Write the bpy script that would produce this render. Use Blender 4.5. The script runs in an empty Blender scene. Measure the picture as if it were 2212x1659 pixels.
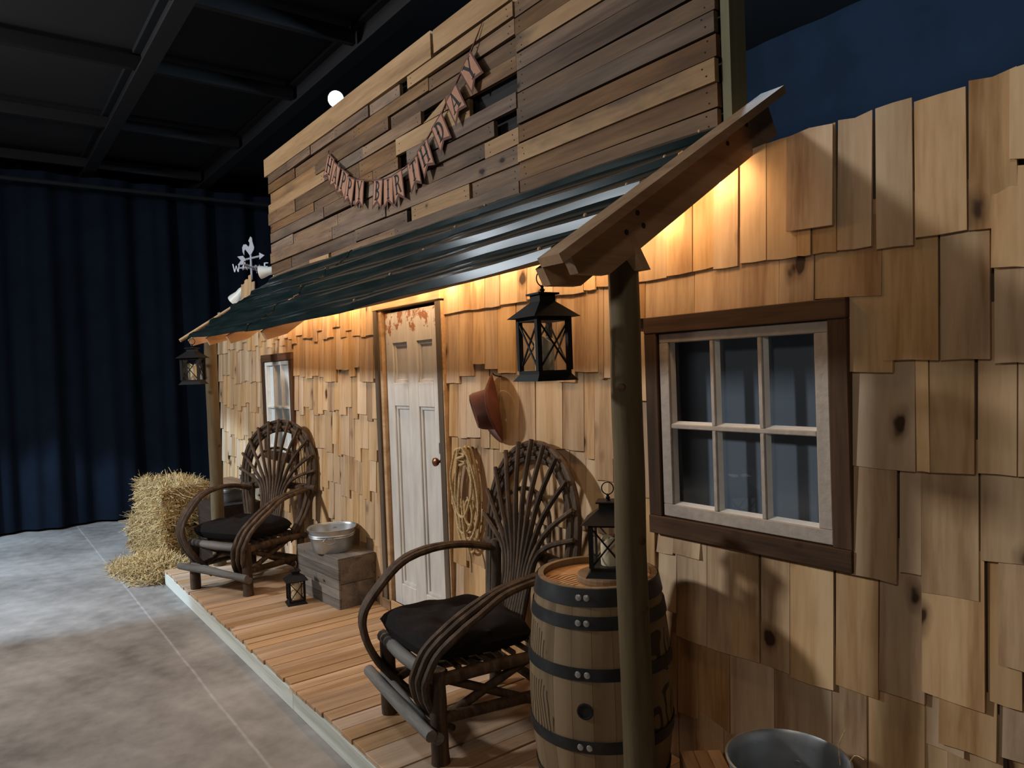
import bpy, bmesh, math, random
from mathutils import Vector, Matrix, Euler
random.seed(7)
PI = math.pi
SC = bpy.context.scene
COL = SC.collection

# ------------------------------------------------------------------ camera
F_PX, YAW, PITCH, ROLL = 1575.1, 0.929306, -0.0198803, 0.0365229
fw = Vector((-math.sin(YAW) * math.cos(PITCH), math.cos(YAW) * math.cos(PITCH), math.sin(PITCH)))
rt = Vector((math.cos(YAW), math.sin(YAW), 0)); dn = fw.cross(rt)
c_, s_ = math.cos(ROLL), math.sin(ROLL)
right, down = c_ * rt + s_ * dn, -s_ * rt + c_ * dn
cd = bpy.data.cameras.new('camera'); cam = bpy.data.objects.new('camera', cd); COL.objects.link(cam)
M = Matrix((right, -down, -fw)).transposed().to_4x4(); M.translation = Vector((0, -2.4, 1.8086))
cam.matrix_world = M
cd.sensor_width = 36; cd.lens = F_PX / 2212 * 36; cd.clip_start = 0.05
SC.camera = cam
# ------------------------------------------------------------------ world, light, exposure
W = bpy.data.worlds.new('world'); SC.world = W; W.use_nodes = True
W.node_tree.nodes['Background'].inputs[0].default_value = (0.35, 0.5, 0.9, 1)
W.node_tree.nodes['Background'].inputs[1].default_value = 0.004
SC.view_settings.view_transform = 'Standard'
try: SC.view_settings.look = 'None'
except Exception: pass
SC.view_settings.gamma = 1; SC.view_settings.use_curve_mapping = False
SC.view_settings.exposure = 0.0

def light(name, kind, loc, target, power, color, size=0.3, **kw):
    d = bpy.data.lights.new(name, kind); o = bpy.data.objects.new(name, d); COL.objects.link(o)
    o.location = loc; d.energy = power; d.color = color
    if target is not None:
        o.rotation_euler = (Vector(target) - Vector(loc)).to_track_quat('-Z', 'Y').to_euler()
    if kind == 'AREA':
        d.shape = 'RECTANGLE'; d.size = size; d.size_y = kw.get('size_y', size)
    else: d.shadow_soft_size = size
    if kind == 'SPOT': d.spot_size = kw['spot']; d.spot_blend = kw.get('blend', .2)
    return o
light('ceiling_lamp_front', 'AREA', (-6.6, -5.6, 3.95), (-4.2, 0, 1.2), 240, (1.0, 0.98, 0.94), 0.5)
light('ceiling_lamp_front_near', 'AREA', (0.9, -5.8, 4.1), (-2.0, 0, 1.0), 42, (1.0, 0.86, 0.70), 0.5)
light('ceiling_tube_above_roof', 'AREA', (-5.2, -2.1, 4.55), (-5.2, -2.2, 0), 46, (0.84, 0.93, 1.0), 2.8, size_y=.5)
light('flood_left', 'SPOT', (-8.8, -4.6, 4.4), (-8.8, -2.1, 0), 1350, (0.55, 0.77, 1.0), 0.10, spot=math.radians(55), blend=.12)
light('lamp_behind', 'POINT', (-2.45, 1.3, 4.45), None, 150, (0.60, 0.80, 1.0), 0.10)

# ------------------------------------------------------------------ materials
def nn(t, ty, **kw):
    n = t.nodes.new(ty)
    for k, v in kw.items(): setattr(n, k, v)
    return n
def newmat(name):
    m = bpy.data.materials.new(name); m.use_nodes = True
    t = m.node_tree; b = t.nodes['Principled BSDF']
    return m, t, b
def plain(name, col, rough=.6, metal=0, noise=0.0, nscale=8, bump=0.0, spec=.5, **kw):
    m, t, b = newmat(name)
    b.inputs['Base Color'].default_value = (*col, 1); b.inputs['Roughness'].default_value = rough
    b.inputs['Metallic'].default_value = metal; b.inputs['Specular IOR Level'].default_value = spec
    if noise or bump:
        tc = nn(t, 'ShaderNodeTexCoord'); n = nn(t, 'ShaderNodeTexNoise')
        n.inputs['Scale'].default_value = nscale; n.inputs['Detail'].default_value = 5
        t.links.new(tc.outputs['Object'], n.inputs['Vector'])
        r = nn(t, 'ShaderNodeValToRGB')
        r.color_ramp.elements[0].position = .3; r.color_ramp.elements[1].position = .7
        r.color_ramp.elements[0].color = (*[c * (1 - noise) for c in col], 1)
        r.color_ramp.elements[1].color = (*[min(1, c * (1 + noise)) for c in col], 1)
        t.links.new(n.outputs['Fac'], r.inputs['Fac']); t.links.new(r.outputs['Color'], b.inputs['Base Color'])
        if bump:
            bp = nn(t, 'ShaderNodeBump'); bp.inputs['Strength'].default_value = bump; bp.inputs['Distance'].default_value = .01
            t.links.new(n.outputs['Fac'], bp.inputs['Height']); t.links.new(bp.outputs['Normal'], b.inputs['Normal'])
    for k, v in kw.items(): b.inputs[k].default_value = v
    return m
def wood(name, dark, mid, lite, axis='z', grain=9.0, stretch=.09, knots=0.0, var=.25, rough=.75, stain=0.0, stain_col=(.02, .02, .02), bump=.25, huevar=.0, fine=1.0):
    m, t, b = newmat(name); L = t.links.new
    tc = nn(t, 'ShaderNodeTexCoord'); oi = nn(t, 'ShaderNodeObjectInfo')
    mul = nn(t, 'ShaderNodeVectorMath', operation='MULTIPLY'); mul.inputs[1].default_value = (37.1, 23.7, 51.3)
    L(oi.outputs['Random'], mul.inputs[0])
    add = nn(t, 'ShaderNodeVectorMath', operation='ADD'); L(tc.outputs['Object'], add.inputs[0]); L(mul.outputs[0], add.inputs[1])
    sc = {'x': (stretch, 1, 1), 'y': (1, stretch, 1), 'z': (1, 1, stretch)}[axis]
    mp = nn(t, 'ShaderNodeMapping'); mp.inputs['Scale'].default_value = sc; L(add.outputs[0], mp.inputs['Vector'])
    n1 = nn(t, 'ShaderNodeTexNoise'); n1.inputs['Scale'].default_value = grain; n1.inputs['Detail'].default_value = 4; n1.inputs['Distortion'].default_value = .6
    n2 = nn(t, 'ShaderNodeTexNoise'); n2.inputs['Scale'].default_value = grain * 9; n2.inputs['Detail'].default_value = 3
    L(mp.outputs[0], n1.inputs['Vector']); L(mp.outputs[0], n2.inputs['Vector'])
    mx = nn(t, 'ShaderNodeMath', operation='MULTIPLY_ADD'); mx.inputs[1].default_value = .35 * fine
    L(n2.outputs['Fac'], mx.inputs[0]); L(n1.outputs['Fac'], mx.inputs[2])
    sub = nn(t, 'ShaderNodeMath', operation='SUBTRACT'); sub.inputs[1].default_value = .175 * fine; L(mx.outputs[0], sub.inputs[0])
    r = nn(t, 'ShaderNodeValToRGB'); e = r.color_ramp.elements
    e[0].position = .27; e[0].color = (*dark, 1); e[1].position = .72; e[1].color = (*lite, 1)
    e2 = e.new(.5); e2.color = (*mid, 1)
    L(sub.outputs[0], r.inputs['Fac']); col = r.outputs['Color']
    if knots:
        mk = nn(t, 'ShaderNodeMapping'); mk.inputs['Scale'].default_value = {'x': (.55, .15, 1), 'y': (1, .55, .15), 'z': (1, .15, .6)}[axis]
        L(add.outputs[0], mk.inputs['Vector'])
        nd = nn(t, 'ShaderNodeTexNoise'); nd.inputs['Scale'].default_value = 14; L(mk.outputs[0], nd.inputs['Vector'])
        ad2 = nn(t, 'ShaderNodeVectorMath', operation='MULTIPLY_ADD'); ad2.inputs[1].default_value = (.05, .05, .05)
        L(nd.outputs['Color'], ad2.inputs[0]); L(mk.outputs[0], ad2.inputs[2])
        v = nn(t, 'ShaderNodeTexVoronoi'); v.inputs['Scale'].default_value = 4.6; L(ad2.outputs[0], v.inputs['Vector'])
        rk = nn(t, 'ShaderNodeValToRGB'); ek = rk.color_ramp.elements
        ek[0].position = .06 * knots; ek[0].color = (1, 1, 1, 1); ek[1].position = .15 * knots; ek[1].color = (0, 0, 0, 1)
        ek3 = ek.new(.085 * knots); ek3.color = (.45, .45, .45, 1)
        L(v.outputs['Distance'], rk.inputs['Fac'])
        mk2 = nn(t, 'ShaderNodeMix', data_type='RGBA'); L(rk.outputs['Color'], mk2.inputs['Factor']); L(col, mk2.inputs[6])
        mk2.inputs[7].default_value = (dark[0] * .16, dark[1] * .12, dark[2] * .1, 1); col = mk2.outputs[2]
    if stain:
        ms = nn(t, 'ShaderNodeMapping'); ms.inputs['Scale'].default_value = {'x': (.35, 1, 1), 'y': (1, .35, 1), 'z': (1, 1, .35)}[axis]; L(add.outputs[0], ms.inputs['Vector'])
        ns = nn(t, 'ShaderNodeTexNoise'); ns.inputs['Scale'].default_value = 5.5; ns.inputs['Detail'].default_value = 6; L(ms.outputs[0], ns.inputs['Vector'])
        rs = nn(t, 'ShaderNodeValToRGB'); rs.color_ramp.elements[0].position = .52; rs.color_ramp.elements[1].position = .68
        L(ns.outputs['Fac'], rs.inputs['Fac'])
        f = nn(t, 'ShaderNodeMath', operation='MULTIPLY'); f.inputs[1].default_value = stain; L(rs.outputs['Color'], f.inputs[0])
        m3 = nn(t, 'ShaderNodeMix', data_type='RGBA'); L(f.outputs[0], m3.inputs['Factor']); L(col, m3.inputs[6]); m3.inputs[7].default_value = (*stain_col, 1); col = m3.outputs[2]
    hs = nn(t, 'ShaderNodeHueSaturation')
    mr = nn(t, 'ShaderNodeMapRange'); mr.inputs['To Min'].default_value = 1 - var; mr.inputs['To Max'].default_value = 1 + var
    L(oi.outputs['Random'], mr.inputs['Value']); L(mr.outputs[0], hs.inputs['Value'])
    if huevar:
        w2 = nn(t, 'ShaderNodeMath', operation='MULTIPLY'); w2.inputs[1].default_value = 7.31; L(oi.outputs['Random'], w2.inputs[0])
        fr = nn(t, 'ShaderNodeMath', operation='FRACT'); L(w2.outputs[0], fr.inputs[0])
        m4 = nn(t, 'ShaderNodeMapRange'); m4.inputs['To Min'].default_value = 1 - huevar; m4.inputs['To Max'].default_value = 1 + huevar * .6
        L(fr.outputs[0], m4.inputs['Value']); L(m4.outputs[0], hs.inputs['Saturation'])
    L(col, hs.inputs['Color']); L(hs.outputs['Color'], b.inputs['Base Color'])
    b.inputs['Roughness'].default_value = rough; b.inputs['Specular IOR Level'].default_value = .3
    if bump:
        bp = nn(t, 'ShaderNodeBump'); bp.inputs['Strength'].default_value = bump; bp.inputs['Distance'].default_value = .004
        L(sub.outputs[0], bp.inputs['Height']); L(bp.outputs['Normal'], b.inputs['Normal'])
    return m

MAT = {}
MAT['shingle'] = wood('shingle_pine', (.33, .18, .082), (.55, .365, .20), (.66, .48, .295), 'z', 6.5, .08, knots=1.35, var=.17, huevar=.2)
MAT['pallet'] = wood('pallet_wood', (.082, .040, .019), (.165, .092, .048), (.25, .152, .083), 'x', 7, .08, knots=.8, var=.32, huevar=.30, stain=.4, stain_col=(.055, .042, .036))
MAT['pallet_light'] = wood('pallet_wood_light', (.22, .13, .062), (.35, .215, .108), (.44, .29, .16), 'x', 7, .07, knots=.75, var=.14)
MAT['pallet_patch'] = wood('pallet_wood_patched', (.20, .115, .055), (.31, .19, .095), (.38, .25, .135), 'x', 7, .08, knots=.7, var=.05, stain=.93, stain_col=(.085, .055, .038))
MAT['deck'] = wood('deck_boards', (.27, .155, .08), (.45, .285, .165), (.56, .38, .24), 'y', 8, .06, knots=.7, var=.2, huevar=.25, rough=.6)
MAT['fascia'] = wood('grey_fascia', (.40, .41, .36), (.58, .60, .55), (.68, .70, .65), 'x', 10, .05, var=.05, rough=.85)
MAT['frame'] = wood('dark_brown_trim', (.035, .018, .009), (.075, .038, .019), (.115, .062, .034), 'x', 10, .07, knots=.6, var=.15)
MAT['frame_v'] = wood('dark_brown_trim_upright', (.035, .018, .009), (.075, .038, .019), (.115, .062, .034), 'z', 10, .07, knots=.6, var=.15)
MAT['jamb'] = wood('grey_brown_jamb', (.06, .045, .032), (.10, .075, .055), (.15, .115, .08), 'z', 10, .07, var=.08)
MAT['raw'] = wood('raw_pine', (.40, .24, .12), (.56, .37, .21), (.66, .47, .29), 'x', 9, .07, knots=.6, var=.1)
MAT['rawy'] = wood('raw_pine_rafter', (.26, .15, .085), (.36, .225, .13), (.44, .29, .18), 'y', 9, .07, knots=.6, var=.08)
MAT['stud'] = wood('treated_stud', (.12, .115, .065), (.165, .16, .095), (.20, .195, .125), 'z', 8, .05, knots=.5, var=.05)
MAT['sash'] = plain('sash_paint', (.43, .375, .33), .6, noise=.1, nscale=30, bump=.3)
MAT['sashw'] = plain('sash_paint_cool', (.78, .80, .80), .5, noise=.06, nscale=30)
MAT['post'] = wood('peeled_log_post', (.065, .045, .022), (.12, .088, .045), (.17, .128, .068), 'z', 6, .12, knots=.5, var=.1, rough=.7, stain=.4, stain_col=(.10, .07, .03))
MAT['bark'] = wood('willow_bark', (.026, .016, .010), (.064, .041, .027), (.12, .08, .053), 'z', 22, .2, var=.22, rough=.65, bump=.6)
MAT['greybark'] = wood('grey_weathered_rail', (.10, .095, .09), (.16, .15, .14), (.22, .21, .20), 'x', 18, .1, var=.1, rough=.8)
MAT['cushion'] = plain('black_canvas', (.012, .0105, .0115), .95, noise=.2, nscale=60, spec=.15)
MAT['black'] = plain('black_metal', (.006, .0055, .006), .6, noise=.2, nscale=20, spec=.25)
MAT['candle'] = plain('candle_wax', (.84, .74, .53), .5, noise=.05, nscale=12)
MAT['candle'].node_tree.nodes['Principled BSDF'].inputs['Subsurface Weight'].default_value = .3
MAT['candle'].node_tree.nodes['Principled BSDF'].inputs['Subsurface Radius'].default_value = (.02, .015, .008)
MAT['zinc'] = plain('galvanized_zinc', (.46, .50, .54), .42, .85, noise=.22, nscale=9)
MAT['hoop'] = plain('barrel_hoop_steel', (.035, .038, .042), .5, .6, noise=.3, nscale=14)
MAT['rivet'] = plain('bright_rivet', (.45, .46, .48), .4, .8)
MAT['hat'] = plain('rust_leather', (.105, .028, .015), .62, noise=.25, nscale=14, bump=.25)
MAT['rope'] = plain('manila_rope', (.60, .45, .24), .9, noise=.3, nscale=120, bump=.6)
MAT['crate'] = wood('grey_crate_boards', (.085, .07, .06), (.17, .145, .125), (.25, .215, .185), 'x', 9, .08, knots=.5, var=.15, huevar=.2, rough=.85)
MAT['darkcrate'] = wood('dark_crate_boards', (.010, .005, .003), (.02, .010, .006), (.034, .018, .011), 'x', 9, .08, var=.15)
MAT['brownboard'] = wood('brown_board', (.13, .075, .04), (.22, .135, .075), (.28, .18, .10), 'x', 9, .08, var=.1)
MAT['paper'] = plain('pennant_paper', (.36, .18, .112), .85, noise=.08, nscale=20)
MAT['paperedge'] = plain('pennant_border', (.09, .034, .022), .85)
MAT['ink'] = plain('black_ink', (.006, .005, .006), .8)
MAT['string'] = plain('brown_ribbon', (.13, .05, .033), .8)
MAT['straw'] = plain('straw', (.54, .385, .175), .7, noise=.5, nscale=55)
MAT['strawcore'] = plain('straw_core', (.20, .125, .045), .9, noise=.4, nscale=45, bump=.8)
MAT['white'] = plain('white_enamel', (.80, .84, .82), .4)
MAT['vane'] = plain('vane_metal', (.40, .42, .50), .5, .2)
MAT['beam'] = plain('ceiling_steel_paint', (.0045, .0055, .0085), .6)
MAT['ceil'] = plain('ceiling_paint', (.004, .0055, .0095), .9)
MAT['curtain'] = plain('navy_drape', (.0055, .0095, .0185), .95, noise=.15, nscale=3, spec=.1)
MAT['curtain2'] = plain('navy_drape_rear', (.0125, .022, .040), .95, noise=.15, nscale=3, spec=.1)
MAT['dark'] = plain('black_backing', (.014, .013, .016), .9)
MAT['backblue'] = plain('window_reflection_cloth', (.135, .18, .245), .8)  # blue lifted so the cloth carries the room's reflection in the panes
MAT['backwhite'] = plain('pale_window_backing', (.62, .70, .72), .6)
MAT['brass'] = plain('aged_bronze', (.19, .085, .035), .35, .7)
MAT['wire'] = plain('grey_wire', (.25, .25, .25), .4, .8)
def glassmat():
    m, t, b = newmat('window_glass'); L = t.links.new
    tr = nn(t, 'ShaderNodeBsdfTransparent'); tr.inputs[0].default_value = (.98, .985, .985, 1)
    gl = nn(t, 'ShaderNodeBsdfGlossy'); gl.inputs['Roughness'].default_value = .03
    lw = nn(t, 'ShaderNodeLayerWeight'); lw.inputs[0].default_value = .5
    pw = nn(t, 'ShaderNodeMath', operation='POWER'); pw.inputs[1].default_value = 4; L(lw.outputs['Facing'], pw.inputs[0])
    fr = nn(t, 'ShaderNodeMath', operation='MULTIPLY_ADD'); fr.inputs[1].default_value = .75; fr.inputs[2].default_value = .05; L(pw.outputs[0], fr.inputs[0])
    mx = nn(t, 'ShaderNodeMixShader'); L(fr.outputs[0], mx.inputs[0]); L(tr.outputs[0], mx.inputs[1]); L(gl.outputs[0], mx.inputs[2])
    L(mx.outputs[0], t.nodes['Material Output'].inputs['Surface'])
    return m
MAT['glass'] = glassmat()
MAT['palepane'] = plain('pale_matt_pane', (.70, .79, .83), .8, noise=.08, nscale=6)  # even pale blue-white panes, matt and opaque
def emit(name, col, s):
    m, t, b = newmat(name); b.inputs['Base Color'].default_value = (*col, 1)
    b.inputs['Emission Color'].default_value = (*col, 1); b.inputs['Emission Strength'].default_value = s
    return m
MAT['bulb'] = emit('warm_bulb', (1, .62, .28), 110)
MAT['led'] = emit('cool_lamp_face', (.75, .92, 1), 30)
def roofmat():
    m, t, b = newmat('dark_green_roof_metal'); L = t.links.new
    tc = nn(t, 'ShaderNodeTexCoord'); mp = nn(t, 'ShaderNodeMapping'); mp.inputs['Scale'].default_value = (1.2, 9, 9)
    n = nn(t, 'ShaderNodeTexNoise'); n.inputs['Scale'].default_value = 2.2; n.inputs['Detail'].default_value = 5
    L(tc.outputs['Object'], mp.inputs[0]); L(mp.outputs[0], n.inputs['Vector'])
    r = nn(t, 'ShaderNodeValToRGB'); r.color_ramp.elements[0].position = .35; r.color_ramp.elements[1].position = .8
    r.color_ramp.elements[0].color = (.006, .013, .013, 1); r.color_ramp.elements[1].color = (.018, .027, .026, 1)
    L(n.outputs['Fac'], r.inputs['Fac']); L(r.outputs[0], b.inputs['Base Color'])
    b.inputs['Metallic'].default_value = .0; b.inputs['Roughness'].default_value = .28; b.inputs['Specular IOR Level'].default_value = .45
    r2 = nn(t, 'ShaderNodeMapRange'); r2.inputs['To Min'].default_value = .14; r2.inputs['To Max'].default_value = .26
    L(n.outputs['Fac'], r2.inputs['Value']); L(r2.outputs[0], b.inputs['Roughness'])
    return m
MAT['roof'] = roofmat()
def floormat():
    m, t, b = newmat('polished_concrete'); L = t.links.new
    tc = nn(t, 'ShaderNodeTexCoord')
    n = nn(t, 'ShaderNodeTexNoise'); n.inputs['Scale'].default_value = 1.1; n.inputs['Detail'].default_value = 8; n.inputs['Roughness'].default_value = .62
    n2 = nn(t, 'ShaderNodeTexNoise'); n2.inputs['Scale'].default_value = 9; n2.inputs['Detail'].default_value = 6
    L(tc.outputs['Object'], n.inputs['Vector']); L(tc.outputs['Object'], n2.inputs['Vector'])
    ad = nn(t, 'ShaderNodeMath', operation='MULTIPLY_ADD'); ad.inputs[1].default_value = .35; L(n2.outputs['Fac'], ad.inputs[0]); L(n.outputs['Fac'], ad.inputs[2])
    r = nn(t, 'ShaderNodeValToRGB'); e = r.color_ramp.elements
    e[0].position = .45; e[0].color = (.135, .118, .105, 1); e[1].position = .86; e[1].color = (.37, .34, .315, 1)
    L(ad.outputs[0], r.inputs['Fac'])
    # saw-cut joint filled pale, running along the porch
    sp = nn(t, 'ShaderNodeSeparateXYZ'); L(tc.outputs['Object'], sp.inputs[0])
    wob = nn(t, 'ShaderNodeMath', operation='MULTIPLY_ADD'); wob.inputs[1].default_value = .03; L(n.outputs['Fac'], wob.inputs[0]); L(sp.outputs['Y'], wob.inputs[2])
    a = nn(t, 'ShaderNodeMath', operation='ADD'); a.inputs[1].default_value = 1.345 - .015; L(wob.outputs[0], a.inputs[0])
    ab = nn(t, 'ShaderNodeMath', operation='ABSOLUTE'); L(a.outputs[0], ab.inputs[0])
    ms = nn(t, 'ShaderNodeMapRange'); ms.inputs['From Min'].default_value = .003; ms.inputs['From Max'].default_value = .011; ms.inputs['To Min'].default_value = .34; ms.inputs['To Max'].default_value = 0
    L(ab.outputs[0], ms.inputs['Value'])
    mf = nn(t, 'ShaderNodeMath', operation='MULTIPLY'); L(ms.outputs[0], mf.inputs[0]); L(n2.outputs['Fac'], mf.inputs[1])
    mx = nn(t, 'ShaderNodeMix', data_type='RGBA'); L(mf.outputs[0], mx.inputs['Factor']); L(r.outputs[0], mx.inputs[6]); mx.inputs[7].default_value = (.8, .82, .85, 1)
    L(mx.outputs[2], b.inputs['Base Color'])
    b.inputs['Roughness'].default_value = .55; b.inputs['Specular IOR Level'].default_value = .35
    bp = nn(t, 'ShaderNodeBump'); bp.inputs['Strength'].default_value = .08; bp.inputs['Distance'].default_value = .01; L(n2.outputs['Fac'], bp.inputs['Height']); L(bp.outputs[0], b.inputs['Normal'])
    return m
MAT['floor'] = floormat()
def doormat():
    m, t, b = newmat('worn_white_door_paint'); L = t.links.new
    tc = nn(t, 'ShaderNodeTexCoord'); mp = nn(t, 'ShaderNodeMapping'); mp.inputs['Scale'].default_value = (1, 1, .22)
    L(tc.outputs['Object'], mp.inputs[0])
    n = nn(t, 'ShaderNodeTexNoise'); n.inputs['Scale'].default_value = 16; n.inputs['Detail'].default_value = 5; L(mp.outputs[0], n.inputs['Vector'])
    r = nn(t, 'ShaderNodeValToRGB'); r.color_ramp.elements[0].position = .3; r.color_ramp.elements[0].color = (.56, .55, .53, 1); r.color_ramp.elements[1].position = .7; r.color_ramp.elements[1].color = (.72, .71, .69, 1)
    L(n.outputs['Fac'], r.inputs['Fac'])
    # peeled patches high up on the door: more of them towards the top
    n2 = nn(t, 'ShaderNodeTexNoise'); n2.inputs['Scale'].default_value = 7; n2.inputs['Detail'].default_value = 9; n2.inputs['Roughness'].default_value = .7; L(tc.outputs['Object'], n2.inputs['Vector'])
    sp = nn(t, 'ShaderNodeSeparateXYZ'); L(tc.outputs['Object'], sp.inputs[0])
    mr = nn(t, 'ShaderNodeMapRange'); mr.inputs['From Min'].default_value = 1.62; mr.inputs['From Max'].default_value = 2.2; mr.inputs['To Min'].default_value = -.25; mr.inputs['To Max'].default_value = .095; mr.clamp = True
    L(sp.outputs['Z'], mr.inputs['Value'])
    ad = nn(t, 'ShaderNodeMath', operation='ADD'); L(n2.outputs['Fac'], ad.inputs[0]); L(mr.outputs[0], ad.inputs[1])
    rp = nn(t, 'ShaderNodeValToRGB'); rp.color_ramp.elements[0].position = .585; rp.color_ramp.elements[1].position = .615; L(ad.outputs[0], rp.inputs['Fac'])
    mx = nn(t, 'ShaderNodeMix', data_type='RGBA'); L(rp.outputs['Color'], mx.inputs['Factor']); L(r.outputs[0], mx.inputs[6]); mx.inputs[7].default_value = (.33, .13, .05, 1)
    L(mx.outputs[2], b.inputs['Base Color']); b.inputs['Roughness'].default_value = .6
    bp = nn(t, 'ShaderNodeBump'); bp.inputs['Strength'].default_value = .25; bp.inputs['Distance'].default_value = .003; L(ad.outputs[0], bp.inputs['Height']); L(bp.outputs[0], b.inputs['Normal'])
    return m
MAT['door'] = doormat()
def barrelmat(name, axis, dark, mid, lite, spots):
    m = wood(name, dark, mid, lite, axis, 6, .08, var=.035, rough=.55, fine=.35, bump=.1)
    t = m.node_tree; L = t.links.new; b = t.nodes['Principled BSDF']
    src = b.inputs['Base Color'].links[0].from_socket
    geo = nn(t, 'ShaderNodeTexCoord'); wv = nn(t, 'ShaderNodeTexWave'); wv.inputs['Scale'].default_value = 16; wv.inputs['Distortion'].default_value = 9; wv.inputs['Detail'].default_value = 1.2; wv.inputs['Detail Scale'].default_value = .45
    L(geo.outputs['Object'], wv.inputs['Vector'])
    rw = nn(t, 'ShaderNodeValToRGB'); rw.color_ramp.elements[0].position = .70; rw.color_ramp.elements[1].position = .78; L(wv.outputs['Fac'], rw.inputs['Fac'])
    tot = None
    nz = nn(t, 'ShaderNodeTexNoise'); nz.inputs['Scale'].default_value = 12; L(geo.outputs['Object'], nz.inputs['Vector'])
    for (c, rad) in spots:
        d = nn(t, 'ShaderNodeVectorMath', operation='DISTANCE'); L(geo.outputs['Object'], d.inputs[0]); d.inputs[1].default_value = c
        d2 = nn(t, 'ShaderNodeMath', operation='MULTIPLY_ADD'); d2.inputs[1].default_value = .12; L(nz.outputs['Fac'], d2.inputs[0]); L(d.outputs['Value'], d2.inputs[2])
        lt = nn(t, 'ShaderNodeMath', operation='LESS_THAN'); lt.inputs[1].default_value = rad + .06; L(d2.outputs[0], lt.inputs[0])
        if tot is None: tot = lt.outputs[0]
        else:
            mxm = nn(t, 'ShaderNodeMath', operation='MAXIMUM'); L(tot, mxm.inputs[0]); L(lt.outputs[0], mxm.inputs[1]); tot = mxm.outputs[0]
    f = nn(t, 'ShaderNodeMath', operation='MULTIPLY'); L(tot, f.inputs[0]); L(rw.outputs['Color'], f.inputs[1])
    f2 = nn(t, 'ShaderNodeMath', operation='MULTIPLY'); f2.inputs[1].default_value = .9; L(f.outputs[0], f2.inputs[0])
    mx = nn(t, 'ShaderNodeMix', data_type='RGBA'); L(f2.outputs[0], mx.inputs['Factor']); L(src, mx.inputs[6]); mx.inputs[7].default_value = (.02, .012, .008, 1)
    L(mx.outputs[2], b.inputs['Base Color'])
    return m

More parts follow.
